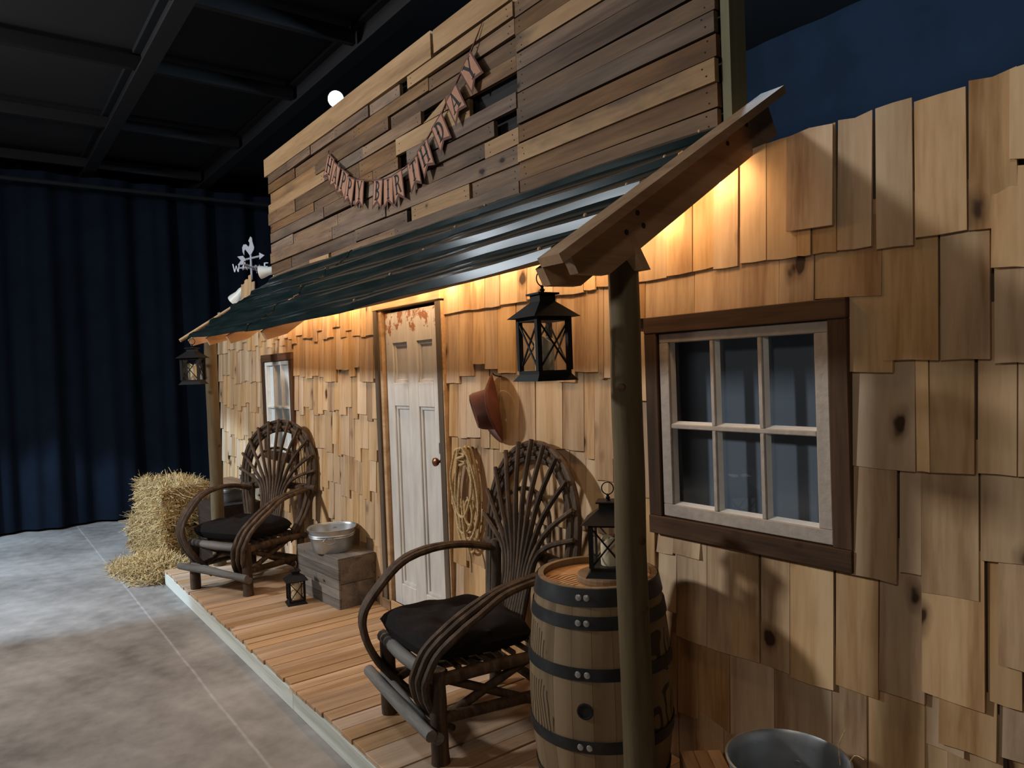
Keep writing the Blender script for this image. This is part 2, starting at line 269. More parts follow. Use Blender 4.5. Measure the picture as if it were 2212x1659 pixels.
# ------------------------------------------------------------------ mesh helpers
class MB:
    def __init__(s): s.v = []; s.f = []
    def add(s, vs, fs):
        o = len(s.v); s.v += [tuple(v) for v in vs]; s.f += [tuple(i + o for i in f) for f in fs]; return s
    def hexa(s, p):      # 8 corners: bottom 4 ccw, top 4 ccw
        return s.add(p, [(3, 2, 1, 0), (4, 5, 6, 7), (0, 1, 5, 4), (1, 2, 6, 5), (2, 3, 7, 6), (3, 0, 4, 7)])
    def box(s, x0, x1, y0, y1, z0, z1):
        return s.hexa([(x0, y0, z0), (x1, y0, z0), (x1, y1, z0), (x0, y1, z0), (x0, y0, z1), (x1, y0, z1), (x1, y1, z1), (x0, y1, z1)])
    def bbox(s, x0, x1, y0, y1, z0, z1, b=.004):   # box with its edges bevelled
        bm = bmesh.new(); bmesh.ops.create_cube(bm, size=1)
        for v in bm.verts: v.co = Vector(((x0 + x1) / 2 + v.co.x * (x1 - x0), (y0 + y1) / 2 + v.co.y * (y1 - y0), (z0 + z1) / 2 + v.co.z * (z1 - z0)))
        bmesh.ops.bevel(bm, geom=bm.edges[:], offset=b, segments=1, affect='EDGES', profile=.5)
        bm.verts.index_update(); s.add([v.co[:] for v in bm.verts], [[v.index for v in f.verts] for f in bm.faces]); bm.free(); return s
    def beam(s, a, b, w, h, up=(0, 0, 1)):
        a = Vector(a); b = Vector(b); d = (b - a).normalized(); u = Vector(up); sd = d.cross(u).normalized(); u = sd.cross(d).normalized()
        P = []
        for q in (a, b):
            for (i, j) in ((-1, -1), (1, -1), (1, 1), (-1, 1)): P.append(q + sd * i * w / 2 + u * j * h / 2)
        return s.hexa(P)
    def tube(s, pts, r, n=8, cap=True, wob=0, rnd=None, smooth=4):
        pts = [Vector(p) for p in pts]
        if smooth and len(pts) > 2:
            rr = list(r) if isinstance(r, (list, tuple)) else [r] * len(pts)
            q = []; q2 = []
            for i in range(len(pts) - 1):
                p0 = pts[max(i - 1, 0)]; p1 = pts[i]; p2 = pts[i + 1]; p3 = pts[min(i + 2, len(pts) - 1)]
                for k in range(smooth):
                    t = k / smooth
                    q.append(.5 * ((2 * p1) + (p2 - p0) * t + (2 * p0 - 5 * p1 + 4 * p2 - p3) * t * t + (3 * p1 - p0 - 3 * p2 + p3) * t ** 3))
                    q2.append(rr[i] + (rr[i + 1] - rr[i]) * t)
            q.append(pts[-1]); q2.append(rr[-1]); pts, rad = q, q2
        else: rad = list(r) if isinstance(r, (list, tuple)) else [r] * len(pts)
        vs = []; fs = []; N = None; m = len(pts)
        for i, p in enumerate(pts):
            d = (pts[min(i + 1, m - 1)] - pts[max(i - 1, 0)]).normalized()
            if N is None:
                N = d.orthogonal().normalized()
            else:
                N = (N - d * N.dot(d)); N = N.normalized() if N.length > 1e-6 else d.orthogonal().normalized()
            B = d.cross(N); R = rad[i] * (1 + (rnd.uniform(-wob, wob) if rnd and wob else 0))
            for k in range(n):
                a = 2 * PI * k / n; vs.append(p + (N * math.cos(a) + B * math.sin(a)) * R)
        for i in range(m - 1):
            for k in range(n):
                k2 = (k + 1) % n; fs.append((i * n + k, i * n + k2, (i + 1) * n + k2, (i + 1) * n + k))
        if cap: fs.append(tuple(range(n - 1, -1, -1))); fs.append(tuple((m - 1) * n + k for k in range(n)))
        return s.add(vs, fs)
    def lathe(s, prof, n=32, c=(0, 0, 0), sx=1, sy=1, pw=2.0, axis=None):
        vs = []; fs = []
        for (r, z) in prof:
            for k in range(n):
                a = 2 * PI * k / n; ca, sa = math.cos(a), math.sin(a)
                q = (abs(ca) ** pw + abs(sa) ** pw) ** (-1 / pw) if pw != 2 else 1
                vs.append(Vector((r * ca * sx * q, r * sa * sy * q, z)))
        for i in range(len(prof) - 1):
            for k in range(n):
                k2 = (k + 1) % n; fs.append((i * n + k, i * n + k2, (i + 1) * n + k2, (i + 1) * n + k))
        if prof[0][0] > 1e-5: fs.append(tuple(range(n - 1, -1, -1)))
        if prof[-1][0] > 1e-5: fs.append(tuple((len(prof) - 1) * n + k for k in range(n)))
        if axis is not None:
            q = Vector((0, 0, 1)).rotation_difference(Vector(axis).normalized()); vs = [q @ v for v in vs]
        return s.add([v + Vector(c) for v in vs], fs)
    def prism(s, poly, o, ex, ey, th):   # flat polygon given thickness along ex x ey
        o = Vector(o); ex = Vector(ex); ey = Vector(ey); nz = ex.cross(ey).normalized()
        n = len(poly); vs = [o + ex * x + ey * y for x, y in poly]; vs += [v - nz * th for v in vs]
        fs = [tuple(range(n)), tuple(range(2 * n - 1, n - 1, -1))]
        fs += [(i, i + n, (i + 1) % n + n, (i + 1) % n) for i in range(n)]
        return s.add(vs, fs)
    def move(s, M):
        s.v = [tuple(M @ Vector(v)) for v in s.v]; return s
    def build(s, name, mat, parent=None, smooth=False, fix=True, ang=42):
        me = bpy.data.meshes.new(name); me.from_pydata(s.v, [], s.f); me.update()
        if fix:
            bm = bmesh.new(); bm.from_mesh(me); bmesh.ops.recalc_face_normals(bm, faces=bm.faces[:]); bm.to_mesh(me); bm.free()
        me.materials.append(MAT[mat] if isinstance(mat, str) else mat)
        if smooth:
            me.polygons.foreach_set('use_smooth', [True] * len(me.polygons))
            try: me.set_sharp_from_angle(angle=math.radians(ang))
            except Exception: pass
        o = bpy.data.objects.new(name, me); COL.objects.link(o)
        if parent is not None: o.parent = parent
        return o
def tag(o, label=None, cat=None, group=None, kind=None):
    if label: o['label'] = label
    if cat: o['category'] = cat
    if group: o['group'] = group
    if kind: o['kind'] = kind
    return o
def empty(name, loc=(0, 0, 0), rz=0, label=None, cat=None, group=None, kind=None, rot=None):
    o = bpy.data.objects.new(name, None); COL.objects.link(o); o.location = loc; o.rotation_euler = rot or (0, 0, rz); o.empty_display_size = .1
    return tag(o, label, cat, group, kind)
def copy_tree(o, parent=None):
    c = o.copy(); COL.objects.link(c)
    if parent is not None: c.parent = parent
    for ch in list(o.children): copy_tree(ch, c)
    return c

DECK = .129
# ================================================================== SETTING
fl = MB().add([(-14, -9.5, 0), (7, -9.5, 0), (7, 4.4, 0), (-14, 4.4, 0)], [(0, 1, 2, 3)]).build('floor', 'floor', fix=False)
tag(fl, 'grey concrete hall floor with a pale saw-cut joint', 'floor', kind='structure')
ce = MB().box(-14, 7, -9.5, 4.4, 4.85, 4.95).build('ceiling', 'ceil'); tag(ce, 'black painted hall ceiling with steel beams', 'ceiling', kind='structure')
for y in (-6.2, -3.6, -1.0, .45):
    b = MB().box(-12, 6, y - .07, y + .07, 4.80, 4.85).box(-12, 6, y - .008, y + .008, 4.62, 4.80).box(-12, 6, y - .07, y + .07, 4.60, 4.625)
    b.build('ceiling_beam', 'beam', ce)
for x in (-11, -9.2, -7.35, -5.85, -4.0, -2.0, 0, 2, 4):
    MB().box(x - .03, x + .03, -7.9, .40, 4.66, 4.78).build('ceiling_joist', 'beam', ce)
MB().tube([(-10.5, -7, 4.3), (-10.5, 3.5, 4.3)], .025, 10, smooth=0).build('curtain_rail', 'ceil', ce, True)
wb = MB().box(6.0, 6.1, -8, 4.2, 0, 4.85).build('wall_end', 'ceil'); tag(wb, 'dark hall wall out of view beyond the camera', 'wall', kind='structure')

def drape(name, p0, p1, z0, z1, amp, pitch, mat, label):
    p0 = Vector(p0); p1 = Vector(p1); L = (p1 - p0).length; d = (p1 - p0) / L; nrm = Vector((-d.y, d.x, 0))
    rnd = random.Random(hash(round(L * 10)) % 97); nu = int(L / .035); vs = []; fs = []; nzr = 9
    ph = [rnd.uniform(0, 6) for _ in range(4)]
    for j in range(nzr):
        z = z0 + (z1 - z0) * j / (nzr - 1); k = 1 - .35 * j / (nzr - 1)
        for i in range(nu + 1):
            u = i * L / nu
            f = math.sin(u * 2 * PI / pitch + 1.3 * math.sin(u * 1.7 + ph[0])) + .45 * math.sin(u * 2 * PI / pitch * 2.3 + ph[1] + 1.1 * math.sin(u * 2.9 + ph[2]))
            q = p0 + d * u + nrm * amp * k * f; vs.append((q.x, q.y, z))
    for j in range(nzr - 1):
        for i in range(nu):
            a = j * (nu + 1) + i; fs.append((a, a + 1, a + nu + 2, a + nu + 1))
    o = MB().add(vs, fs).build(name, mat, smooth=True, fix=False); return tag(o, label, 'curtain', kind='structure' if name.startswith('wall') else None)
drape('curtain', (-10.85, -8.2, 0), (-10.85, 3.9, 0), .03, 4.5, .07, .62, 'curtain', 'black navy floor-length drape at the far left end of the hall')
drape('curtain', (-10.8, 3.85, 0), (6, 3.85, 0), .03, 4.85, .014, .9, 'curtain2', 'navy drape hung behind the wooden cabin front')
drape('wall_front', (-10.8, -8.0, 0), (6, -8.0, 0), .03, 4.7, .06, .8, 'curtain', 'navy drape on the side of the hall facing the porch')

# ------------------------------------------------------------------ shingled walls
W1 = (-2.19, -1.28, 1.08, 2.01); W2 = (-7.33, -6.49, 1.02, 2.04)     # window outer frames
def wall_panel(name, x0, x1, z0, z1, hole, label):
    m = MB(); y0, y1 = .0, .10
    rects = [(x0, x1, z0, z1)]
    if hole:
        a, b, c, d = hole; a += .05; b -= .05; c += .05; d -= .05
        rects = [(x0, a, z0, z1), (b, x1, z0, z1), (a, b, z0, c), (a, b, d, z1)]
    for r in rects: m.box(r[0], r[1], y0, y1, r[2], r[3])
    o = m.build(name, 'jamb'); return tag(o, label, 'wall', kind='structure')
wl = wall_panel('wall_left', -8.95, -4.79, 0, 2.58, W2, 'pine shingled cabin wall left of the white door')
wr = wall_panel('wall_right', -3.86, 1.2, 0, 2.58, W1, 'pine shingled cabin wall right of the white door')
rs = random.Random(11)
def shingle(parent, x0, x1, zb0, zb1, zt, layer=0, skew=0.0):
    j = rs.uniform(0, .005); th = .013 + rs.uniform(-.003, .004); L = zt - min(zb0, zb1)
    tilt = .018 + .008 * min(L / .6, 1)
    yb = -tilt - j - layer * .013; yt = -.004 - j * .3 - layer * .012
    x0 += .0015; x1 -= .0015; mid = (x0 + x1) / 2; dz = rs.uniform(-.004, .004); dt = rs.uniform(-.01, .01)
    s0 = skew * (zt - zb0)
    m = MB().add([(x0, yb, zb0), (mid, yb, (zb0 + zb1) / 2 + dz), (x1, yb, zb1), (x1, yb + th, zb1), (mid, yb + th, (zb0 + zb1) / 2 + dz), (x0, yb + th, zb0),
                  (x0 + s0, yt, zt), (mid + s0, yt, zt + dt), (x1 + s0, yt, zt), (x1 + s0, yt + .005, zt), (mid + s0, yt + .005, zt + dt), (x0 + s0, yt + .005, zt)],
                 [(0, 1, 7, 6), (1, 2, 8, 7), (2, 3, 9, 8), (3, 4, 10, 9), (4, 5, 11, 10), (5, 0, 6, 11), (0, 5, 4, 1), (1, 4, 3, 2), (6, 7, 10, 11), (7, 8, 9, 10)])
    m.build('shingle', 'shingle', parent, fix=False)
def put(parent, x0, x1, zb0, zb1, zt, win, layer=0, skew=0.0):
    a, b, c, d = win; zb = min(zb0, zb1)
    if x1 > a + .03 and x0 < b - .03 and zt > c + .03 and zb < d - .04:
        if zb < c - .05: zt = min(zt, c + .02)
        elif zt > d + .08: zb0 = zb1 = max(zb, d - .03)
        elif x0 < a - .02: x1 = a + .02
        elif x1 > b + .02: x0 = b - .02
        else: return
        if x1 - x0 < .02: return
    shingle(parent, x0, x1, zb0, zb1, zt, layer, skew)
# traced rows of the right wall: (x0, x1, bottom at x0, bottom at x1, layer)
ROWS = {
 'A': [(-3.857, -3.692, 2.163, 2.167, 0), (-3.692, -3.562, 2.167, 2.167, 0), (-3.562, -3.409, 2.165, 2.165, 0), (-3.409, -3.269, 2.165, 2.163, 0), (-3.264, -3.106, 2.168, 2.166, 0), (-3.106, -3.025, 2.166, 2.164, 0), (-3.018, -2.811, 2.173, 2.163, 0), (-2.807, -2.737, 2.172, 2.169, 0), (-2.737, -2.579, 2.169, 2.165, 0), (-2.577, -2.499, 2.174, 2.17, 0), (-2.495, -2.309, 2.181, 2.166, 0), (-2.301, -2.066, 2.175, 2.172, 0), (-2.066, -1.929, 2.177, 2.179, 0), (-1.929, -1.808, 2.179, 2.186, 0), (-1.828, -1.712, 2.175, 2.173, 0), (-1.704, -1.589, 2.181, 2.178, 0), (-1.586, -1.463, 2.177, 2.172, 0), (-1.498, -1.322, 2.265, 2.258, 1), (-1.463, -1.41, 2.174, 2.17, 0), (-1.407, -1.317, 2.171, 2.167, 0), (-1.316, -1.197, 2.171, 2.168, 0), (-1.183, -1.066, 2.154, 2.15, 0), (-1.062, -0.913, 2.172, 2.171, 0), (-0.912, -0.786, 2.168, 2.165, 0), (-0.801, -0.664, 2.348, 2.323, 1)],
 'B': [(-3.854, -3.706, 1.738, 1.737, 0), (-3.706, -3.554, 1.78, 1.779, 0), (-3.553, -3.434, 1.849, 1.847, 0), (-3.434, -3.307, 1.817, 1.815, 0), (-3.306, -3.14, 1.79, 1.788, 0), (-3.134, -2.97, 1.779, 1.776, 0), (-2.97, -2.804, 1.77, 1.776, 0), (-2.804, -2.665, 1.739, 1.734, 0), (-2.664, -2.497, 1.788, 1.783, 0), (-2.461, -2.313, 1.754, 1.75, 0), (-2.302, -2.197, 2.012, 2.011, 0), (-2.198, -1.928, 1.996, 2.01, 0), (-1.928, -1.542, 2.01, 2.008, 0), (-1.542, -1.404, 2.008, 2.01, 0), (-1.404, -1.171, 2.015, 2.004, 0), (-1.283, -1.138, 1.76, 1.755, 0), (-1.169, -1.0, 1.793, 1.789, 0), (-0.998, -0.861, 1.789, 1.788, 0), (-0.853, -0.733, 2.05, 2.035, 1), (-0.851, -0.743, 1.776, 1.772, 0)],
 'C': [(-3.855, -3.742, 1.41, 1.413, 0), (-3.743, -3.644, 1.407, 1.41, 0), (-3.644, -3.499, 1.415, 1.421, 0), (-3.497, -3.407, 1.365, 1.366, 0), (-3.407, -3.317, 1.361, 1.365, 0), (-3.313, -3.139, 1.349, 1.359, 0), (-3.14, -2.993, 1.347, 1.356, 0), (-2.988, -2.776, 1.388, 1.4, 0), (-2.773, -2.617, 1.404, 1.4, 0), (-2.614, -2.541, 1.369, 1.369, 0), (-2.544, -2.42, 1.27, 1.272, 0), (-2.42, -2.295, 1.38, 1.38, 0), (-2.295, -2.184, 1.22, 1.224, 0), (-2.289, -2.183, 1.655, 1.651, 1), (-1.295, -1.077, 1.445, 1.441, 0), (-1.074, -1.033, 1.444, 1.443, 0), (-1.037, -0.909, 1.443, 1.449, 0), (-0.903, -0.801, 1.453, 1.453, 0), (-0.8, -0.69, 1.453, 1.454, 0)],
 'D': [(-2.289, -2.182, 0.882, 0.883, 0), (-1.29, -1.139, 1.076, 1.074, 1), (-1.136, -1.068, 1.113, 1.115, 0), (-1.07, -0.905, 1.063, 1.071, 0), (-0.902, -0.695, 1.194, 1.204, 0)],
 'E': [(-2.198, -2.074, 0.751, 0.746, 0), (-2.078, -1.915, 0.65, 0.646, 0), (-1.915, -1.793, 0.646, 0.648, 0), (-1.799, -1.667, 0.648, 0.655, 0), (-1.664, -1.541, 0.657, 0.652, 0), (-1.539, -1.37, 0.643, 0.65, 0), (-1.365, -1.215, 0.673, 0.67, 0), (-1.212, -1.066, 0.705, 0.706, 0), (-1.071, -0.892, 0.751, 0.745, 1), (-0.889, -0.8, 0.782, 0.78, 0), (-0.856, -0.743, 0.903, 0.895, 1)],
 'F': [(-1.97, -1.814, 0.365, 0.329, 0), (-1.814, -1.614, 0.329, 0.349, 0), (-1.614, -1.386, 0.349, 0.345, 0), (-1.383, -1.258, 0.385, 0.4, 0), (-1.256, -1.074, 0.401, 0.453, 0), (-1.069, -0.958, 0.582, 0.576, 0), (-1.028, -0.867, 0.603, 0.606, 1), (-0.865, -0.717, 0.622, 0.63, 0)], 'G': []}
TOP = {'A': 2.60, 'B': 2.32, 'C': 1.95, 'D': 1.55, 'E': 1.22, 'F': .80, 'G': .74}
BOT = {'A': 2.17, 'B': 1.78, 'C': 1.40, 'D': 1.02, 'E': .66, 'F': .34, 'G': .02}
for k, rows in ROWS.items():
    for i, (a, b, z0, z1, ly) in enumerate(rows):
        zt = TOP[k] + (rs.uniform(-.012, .012) if k == 'A' else 0)
        if k == 'A' and ly: zt = 2.602
        put(wr, a, b, z0, z1, zt, W1, ly, rs.uniform(-.012, .012) if b - a < .16 else 0)
    cover = [(a, b) for a, b, *_ in rows]
    x = -3.857
    while x < .45:                       # fill what the trace leaves open
        hit = [c for c in cover if c[0] - .02 <= x < c[1] - .02]
        if hit: x = max(c[1] for c in hit); continue
        nx = min([c[0] for c in cover if c[0] > x] + [9]); w = rs.uniform(.09, .17)
        if nx - x < w + .05: w = nx - x
        z = BOT[k] + rs.uniform(-.035, .035) if k != 'G' else .02
        put(wr, x, x + w, z, z + rs.uniform(-.006, .006), TOP[k], W1, 0, rs.uniform(-.01, .01)); x += w
zr = [2.14, 1.81, 1.51, 1.20, .89, .58, .27, .02]
for i, zb in enumerate(zr):
    x = -8.95; zt = 2.60 if i == 0 else zr[i - 1] + .14
    while x < -4.80:
        w = min(rs.uniform(.085, .165), -4.79 - x)
        if -4.79 - x - w < .05: w = -4.79 - x
        z = zb + (rs.choice((0, .02, .05, .09)) - .04 if i < 7 else 0) + rs.uniform(-.012, .012)
        t = zt + (rs.uniform(-.02, .02) if i == 0 else 0.06)
        put(wl, x, x + w, z, z + rs.uniform(-.005, .005), t, W2, 0, rs.uniform(-.01, .01)); x += w
# taller shingles that stand above the left wing behind the porch roof
for (x0, x1, zt) in ((-7.95, -7.83, 2.82), (-7.83, -7.70, 2.845), (-7.70, -7.60, 2.88), (-7.60, -7.50, 2.80)):
    shingle(wl, x0, x1, 2.42, 2.42, zt, 1)

# ------------------------------------------------------------------ false front of pallet planks
wu = MB().box(-6.95, -1.75, .045, .06, 2.5, 3.86)
wu = wu.build('wall_upper', 'dark'); tag(wu, 'tall false front of reclaimed brown pallet planks above the porch roof', 'wall', kind='structure')
for x in (-6.9, -5.6, -4.3, -3.07):
    MB().box(x - .02, x + .02, .06, .15, 2.2, 3.86).build('stud', 'jamb', wu)
MB().box(-1.775, -1.735, .0, .10, 2.0, 4.6).build('corner_stud', 'stud', wu)
rp = random.Random(5)
zz = [2.60, 2.70, 2.805, 2.90, 3.00, 3.095, 3.185, 3.27, 3.385, 3.475, 3.57, 3.66, 3.745]
HOLES = [(7, -3.50, -3.06), (5, -3.26, -3.06), (8, -4.05, -3.77), (11, -4.336, -4.21), (6, -4.39, -4.26), (2, -4.295, -4.22), (1, -5.62, -5.56), (3, -4.60, -4.575)]
nails = MB()
def plank(x0, x1, z0, z1, light=None, yo=None, mat=None):
    yo = rp.uniform(-.006, .018) if yo is None else yo
    a = rp.uniform(-.006, .006); b = rp.uniform(-.006, .006); g = rp.uniform(.001, .0055)
    P = [(x0 + .002, -.018 + yo, z0 + g + a), (x1 - .002, -.018 + yo, z0 + g + b), (x1 - .002, .008 + yo, z0 + g + b), (x0 + .002, .008 + yo, z0 + g + a),
         (x0 + .002, -.018 + yo, z1 - g + a), (x1 - .002, -.018 + yo, z1 - g + b), (x1 - .002, .008 + yo, z1 - g + b), (x0 + .002, .008 + yo, z1 - g + a)]
    lt = light if light is not None else rp.random() < (.16 if x0 < -3.1 else 0)
    MB().hexa(P).build('plank', mat or ('pallet_light' if lt else 'pallet'), wu, fix=False)
    for xe in (x0 + .05, x1 - .05):
        for q in (.3, .7):
            z = z0 + (z1 - z0) * q + rp.uniform(-.006, .006); xx = xe + rp.uniform(-.012, .012)
            nails.lathe([(.0035, 0), (.0035, .002)], 6, (xx, -.018 + yo, z), axis=(0, -1, 0))
for i in range(len(zz) - 1):
    z0, z1 = zz[i], zz[i + 1]; hs = [h for h in HOLES if h[0] == i]
    x = -6.98 + rp.uniform(-.04, .03)
    spans = []; cuts = sorted([(h[1], h[2]) for h in hs]); xs = x
    for (a, b) in cuts: spans.append((xs, a)); xs = b
    spans.append((xs, -3.06 if xs < -3.06 else xs)); 
    for (a, b) in spans:
        while b - a > .03:
            w = rp.choice((.55, .8, 1.0, 1.25, 1.5)) * rp.uniform(.85, 1.1)
            if b - a - w < .25: w = b - a
            plank(a, a + w, z0, z1); a += w
    plank(-3.06, -1.79, z0, z1, light=False, mat='pallet_patch' if i in (3, 9) else None)
# splinter left in the wedge-shaped gap
MB().add([(-4.04, -.012, 3.39), (-3.77, -.012, 3.39), (-3.77, -.012, 3.465), (-4.04, .004, 3.39), (-3.77, .004, 3.39), (-3.77, .004, 3.465)], [(0, 1, 2), (5, 4, 3), (0, 3, 4, 1), (1, 4, 5, 2), (2, 5, 3, 0)]).build('plank', 'pallet_light', wu)
MB().hexa([(-7.03, -.03, 3.74), (-3.885, -.03, 3.745), (-3.885, .012, 3.745), (-7.03, .012, 3.74), (-7.03, -.03, 3.905), (-3.885, -.03, 3.912), (-3.885, .012, 3.912), (-7.03, .012, 3.905)]).build('plank', 'pallet_light', wu)
MB().hexa([(-3.86, -.024, 3.765), (-3.09, -.024, 3.76), (-3.09, .012, 3.76), (-3.86, .012, 3.765), (-3.86, -.024, 3.905), (-3.09, -.024, 3.905), (-3.09, .012, 3.905), (-3.86, .012, 3.905)]).build('plank', 'pallet_light', wu)
for (a, b) in ((3.745, 3.85), (3.85, 3.96), (3.96, 4.07)): plank(-3.085, -1.79, a, b, light=(a < 3.8))
no = nails.build('nail_heads', 'ink', wu); no['kind'] = 'stuff'

# ------------------------------------------------------------------ windows
def window(name, fr, sash, panes, fw_, mat_back, label, sashmat):
    x0, x1, z0, z1 = fr; w = empty(name, ((x0 + x1) / 2, 0, z0), label=label, cat='window', kind='structure'); cx = (x0 + x1) / 2
    X = lambda a: a - cx
    Z = lambda a: a - z0
    t = fw_
    def B(n, m, a, b, y0, y1, c, d, bv=.003): return MB().bbox(X(a), X(b), y0, y1, Z(c), Z(d), bv).build(n, m, w)
    B('frame_board', 'frame', x0, x1, -.045, .01, z1 - t, z1); B('frame_board', 'frame', x0, x1, -.048, .01, z0, z0 + t * 1.1)
    B('frame_board', 'frame_v', x0, x0 + t, -.043, .01, z0 + t * 1.1, z1 - t); B('frame_board', 'frame_v', x1 - t, x1, -.043, .01, z0 + t * 1.1, z1 - t)
    sx0, sx1, sz0, sz1 = x0 + t + .004, x1 - t - .004, z0 + t * 1.1 + .004, z1 - t - .004; s = sash
    B('sash_rail', sashmat, sx0, sx1, -.032, .01, sz1 - s * .75, sz1); B('sash_rail', sashmat, sx0, sx1, -.032, .01, sz0, sz0 + s)
    B('sash_stile', sashmat, sx0, sx0 + s, -.032, .01, sz0 + s, sz1 - s * .75); B('sash_stile', sashmat, sx1 - s, sx1, -.032, .01, sz0 + s, sz1 - s * .75)
    a0, a1, c0, c1 = sx0 + s, sx1 - s, sz0 + s, sz1 - s * .75; mw = .0095; zm = c0 + (c1 - c0) * .485
    B('muntin', sashmat, a0, a1, -.030, .008, zm - mw, zm + mw)
    for k in (1, 2):
        xm = a0 + (a1 - a0) * k / 3
        for (q0, q1) in ((c0, zm - mw), (zm + mw, c1)): B('muntin', sashmat, xm - mw, xm + mw, -.030, .008, q0, q1)
    for k in range(3):
        for (q0, q1) in ((c0, zm), (zm, c1)):
            p = B('pane', 'glass' if name == 'window_1' else 'palepane', a0 + (a1 - a0) * k / 3, a0 + (a1 - a0) * (k + 1) / 3, .002, .005, q0, q1, .0005)
            ax, bx = a0 + (a1 - a0) * k / 3 + (mw if k else 0), a0 + (a1 - a0) * (k + 1) / 3 - (mw if k < 2 else 0)
            bz, tz = (q0 + (mw if q0 == zm else 0)), (q1 - (mw if q1 == zm else 0))
            MB().add([(X(ax), -.024, Z(bz)), (X(bx), -.024, Z(bz)), (X(bx), .002, Z(bz)), (X(ax), .002, Z(bz)), (X(ax), .0015, Z(bz) + .011), (X(bx), .0015, Z(bz) + .011)], [(0, 1, 5, 4), (0, 3, 2, 1), (2, 3, 4, 5), (0, 4, 3), (1, 2, 5)]).build('lit_putty_bead', 'sashw', w)  # putty bevels only at bottom and left; their white paints in the highlight
            MB().add([(X(ax), -.020, Z(bz)), (X(ax), -.020, Z(tz)), (X(ax), .002, Z(tz)), (X(ax), .002, Z(bz)), (X(ax) + .009, .0015, Z(bz)), (X(ax) + .009, .0015, Z(tz))], [(0, 4, 5, 1), (0, 1, 2, 3), (3, 2, 5, 4), (0, 3, 4), (1, 5, 2)]).build('lit_putty_bead', 'sashw', w)
    MB().box(X(x0 - .05), X(x1 + .05), .09, .10, Z(z0 - .05), Z(z1 + .05)).build('backing_cloth', mat_back, w)
    return w
window('window_1', W1, .052, 6, .07, 'backblue', 'six-pane window in dark brown frame right of the porch post', 'sash')
window('window_2', W2, .045, 6, .07, 'backwhite', 'pale six-pane window in dark frame behind the far twig chair', 'sashw')

# ------------------------------------------------------------------ door
dr = empty('door_1', (-4.31, 0, DECK), label='worn white panelled door with peeling paint at the top', cat='door', kind='structure')
dx0, dx1, dz0, dz1 = -4.675, -3.935, .185, 2.235
def dbox(n, m, x0, x1, y0, y1, z0, z1, bv=.002):
    o = MB().bbox(x0 + 4.31, x1 + 4.31, y0, y1, z0 - DECK, z1 - DECK, bv).build(n, m, dr); return o
MAT['doorp'] = MAT['door']
ys0, ys1 = -.012, .03
st = .10
zs = [(dz0, .335), (1.585, 1.745), (2.02, dz1)]
def door_piece(x0, x1, y0, y1, z0, z1, n):  # door paint reads heights from the floor, so these meshes keep world heights
    m = MB().bbox(x0, x1, y0, y1, z0, z1, .003); o = m.build(n, 'door', None); o.parent = dr; o.matrix_parent_inverse = Matrix.Translation((4.31, 0, -DECK)); return o
for (a, b) in ((dx0, dx0 + st), (-4.37, -4.235), (dx1 - st, dx1)): door_piece(a, b, ys0, ys1, dz0, dz1, 'stile')
for (a, b) in zs:
    for (p, q) in ((dx0 + st, -4.37), (-4.235, dx1 - st)): door_piece(p, q, ys0, ys1, a, b, 'rail')
for (a, b) in ((.335, 1.585), (1.745, 2.02)):
    for (p, q) in ((dx0 + st, -4.37), (-4.235, dx1 - st)):
        door_piece(p, q, .012, .024, a, b, 'panel'); e = .022
        for (x0_, x1_, z0_, z1_) in ((p, p + e, a, b), (q - e, q, a, b), (p + e, q - e, a, a + e), (p + e, q - e, b - e, b)):
            door_piece(x0_, x1_, .0, .014, z0_, z1_, 'moulding')
kn = MB().lathe([(.024, 0), (.024, .004), (.010, .008), (.009, .03), (.022, .036), (.028, .048), (.026, .06), (.014, .068), (0, .07)], 20, (-3.962 + 4.31, ys0, 1.245 - DECK), axis=(0, -1, 0)).build('door_knob', 'brass', dr, True)
tag(kn, 'round bronze door knob')
dbox('lock_plate', 'wire', -3.995, -3.975, ys0 - .002, ys0, 1.29, 1.36)
dbox('jamb', 'jamb', -4.79, -4.735, -.05, .05, DECK, 2.27); dbox('jamb', 'raw', -4.735, -4.695, -.035, .05, DECK, 2.27)
dbox('jamb', 'jamb', -3.925, -3.868, -.05, .05, DECK, 2.25); dbox('jamb', 'raw', -3.868, -3.856, -.045, .05, DECK, 2.25)
dbox('head_board', 'raw', -4.80, -3.855, -.055, .05, 2.262, 2.36)
dbox('kick_board', 'raw', -4.66, -4.455, -.06, -.045, DECK, .205); dbox('kick_board', 'raw', -4.45, -3.9, -.052, -.038, DECK, .19)
dbox('kick_board', 'brownboard', -4.86, -4.80, -.055, -.04, DECK, .25); dbox('kick_board', 'brownboard', -4.79, -4.67, -.062, -.052, DECK, .20)
MB().box(-.5, .5, .06, .09, -.1, 2.3).build('dark_backing', 'dark', dr)

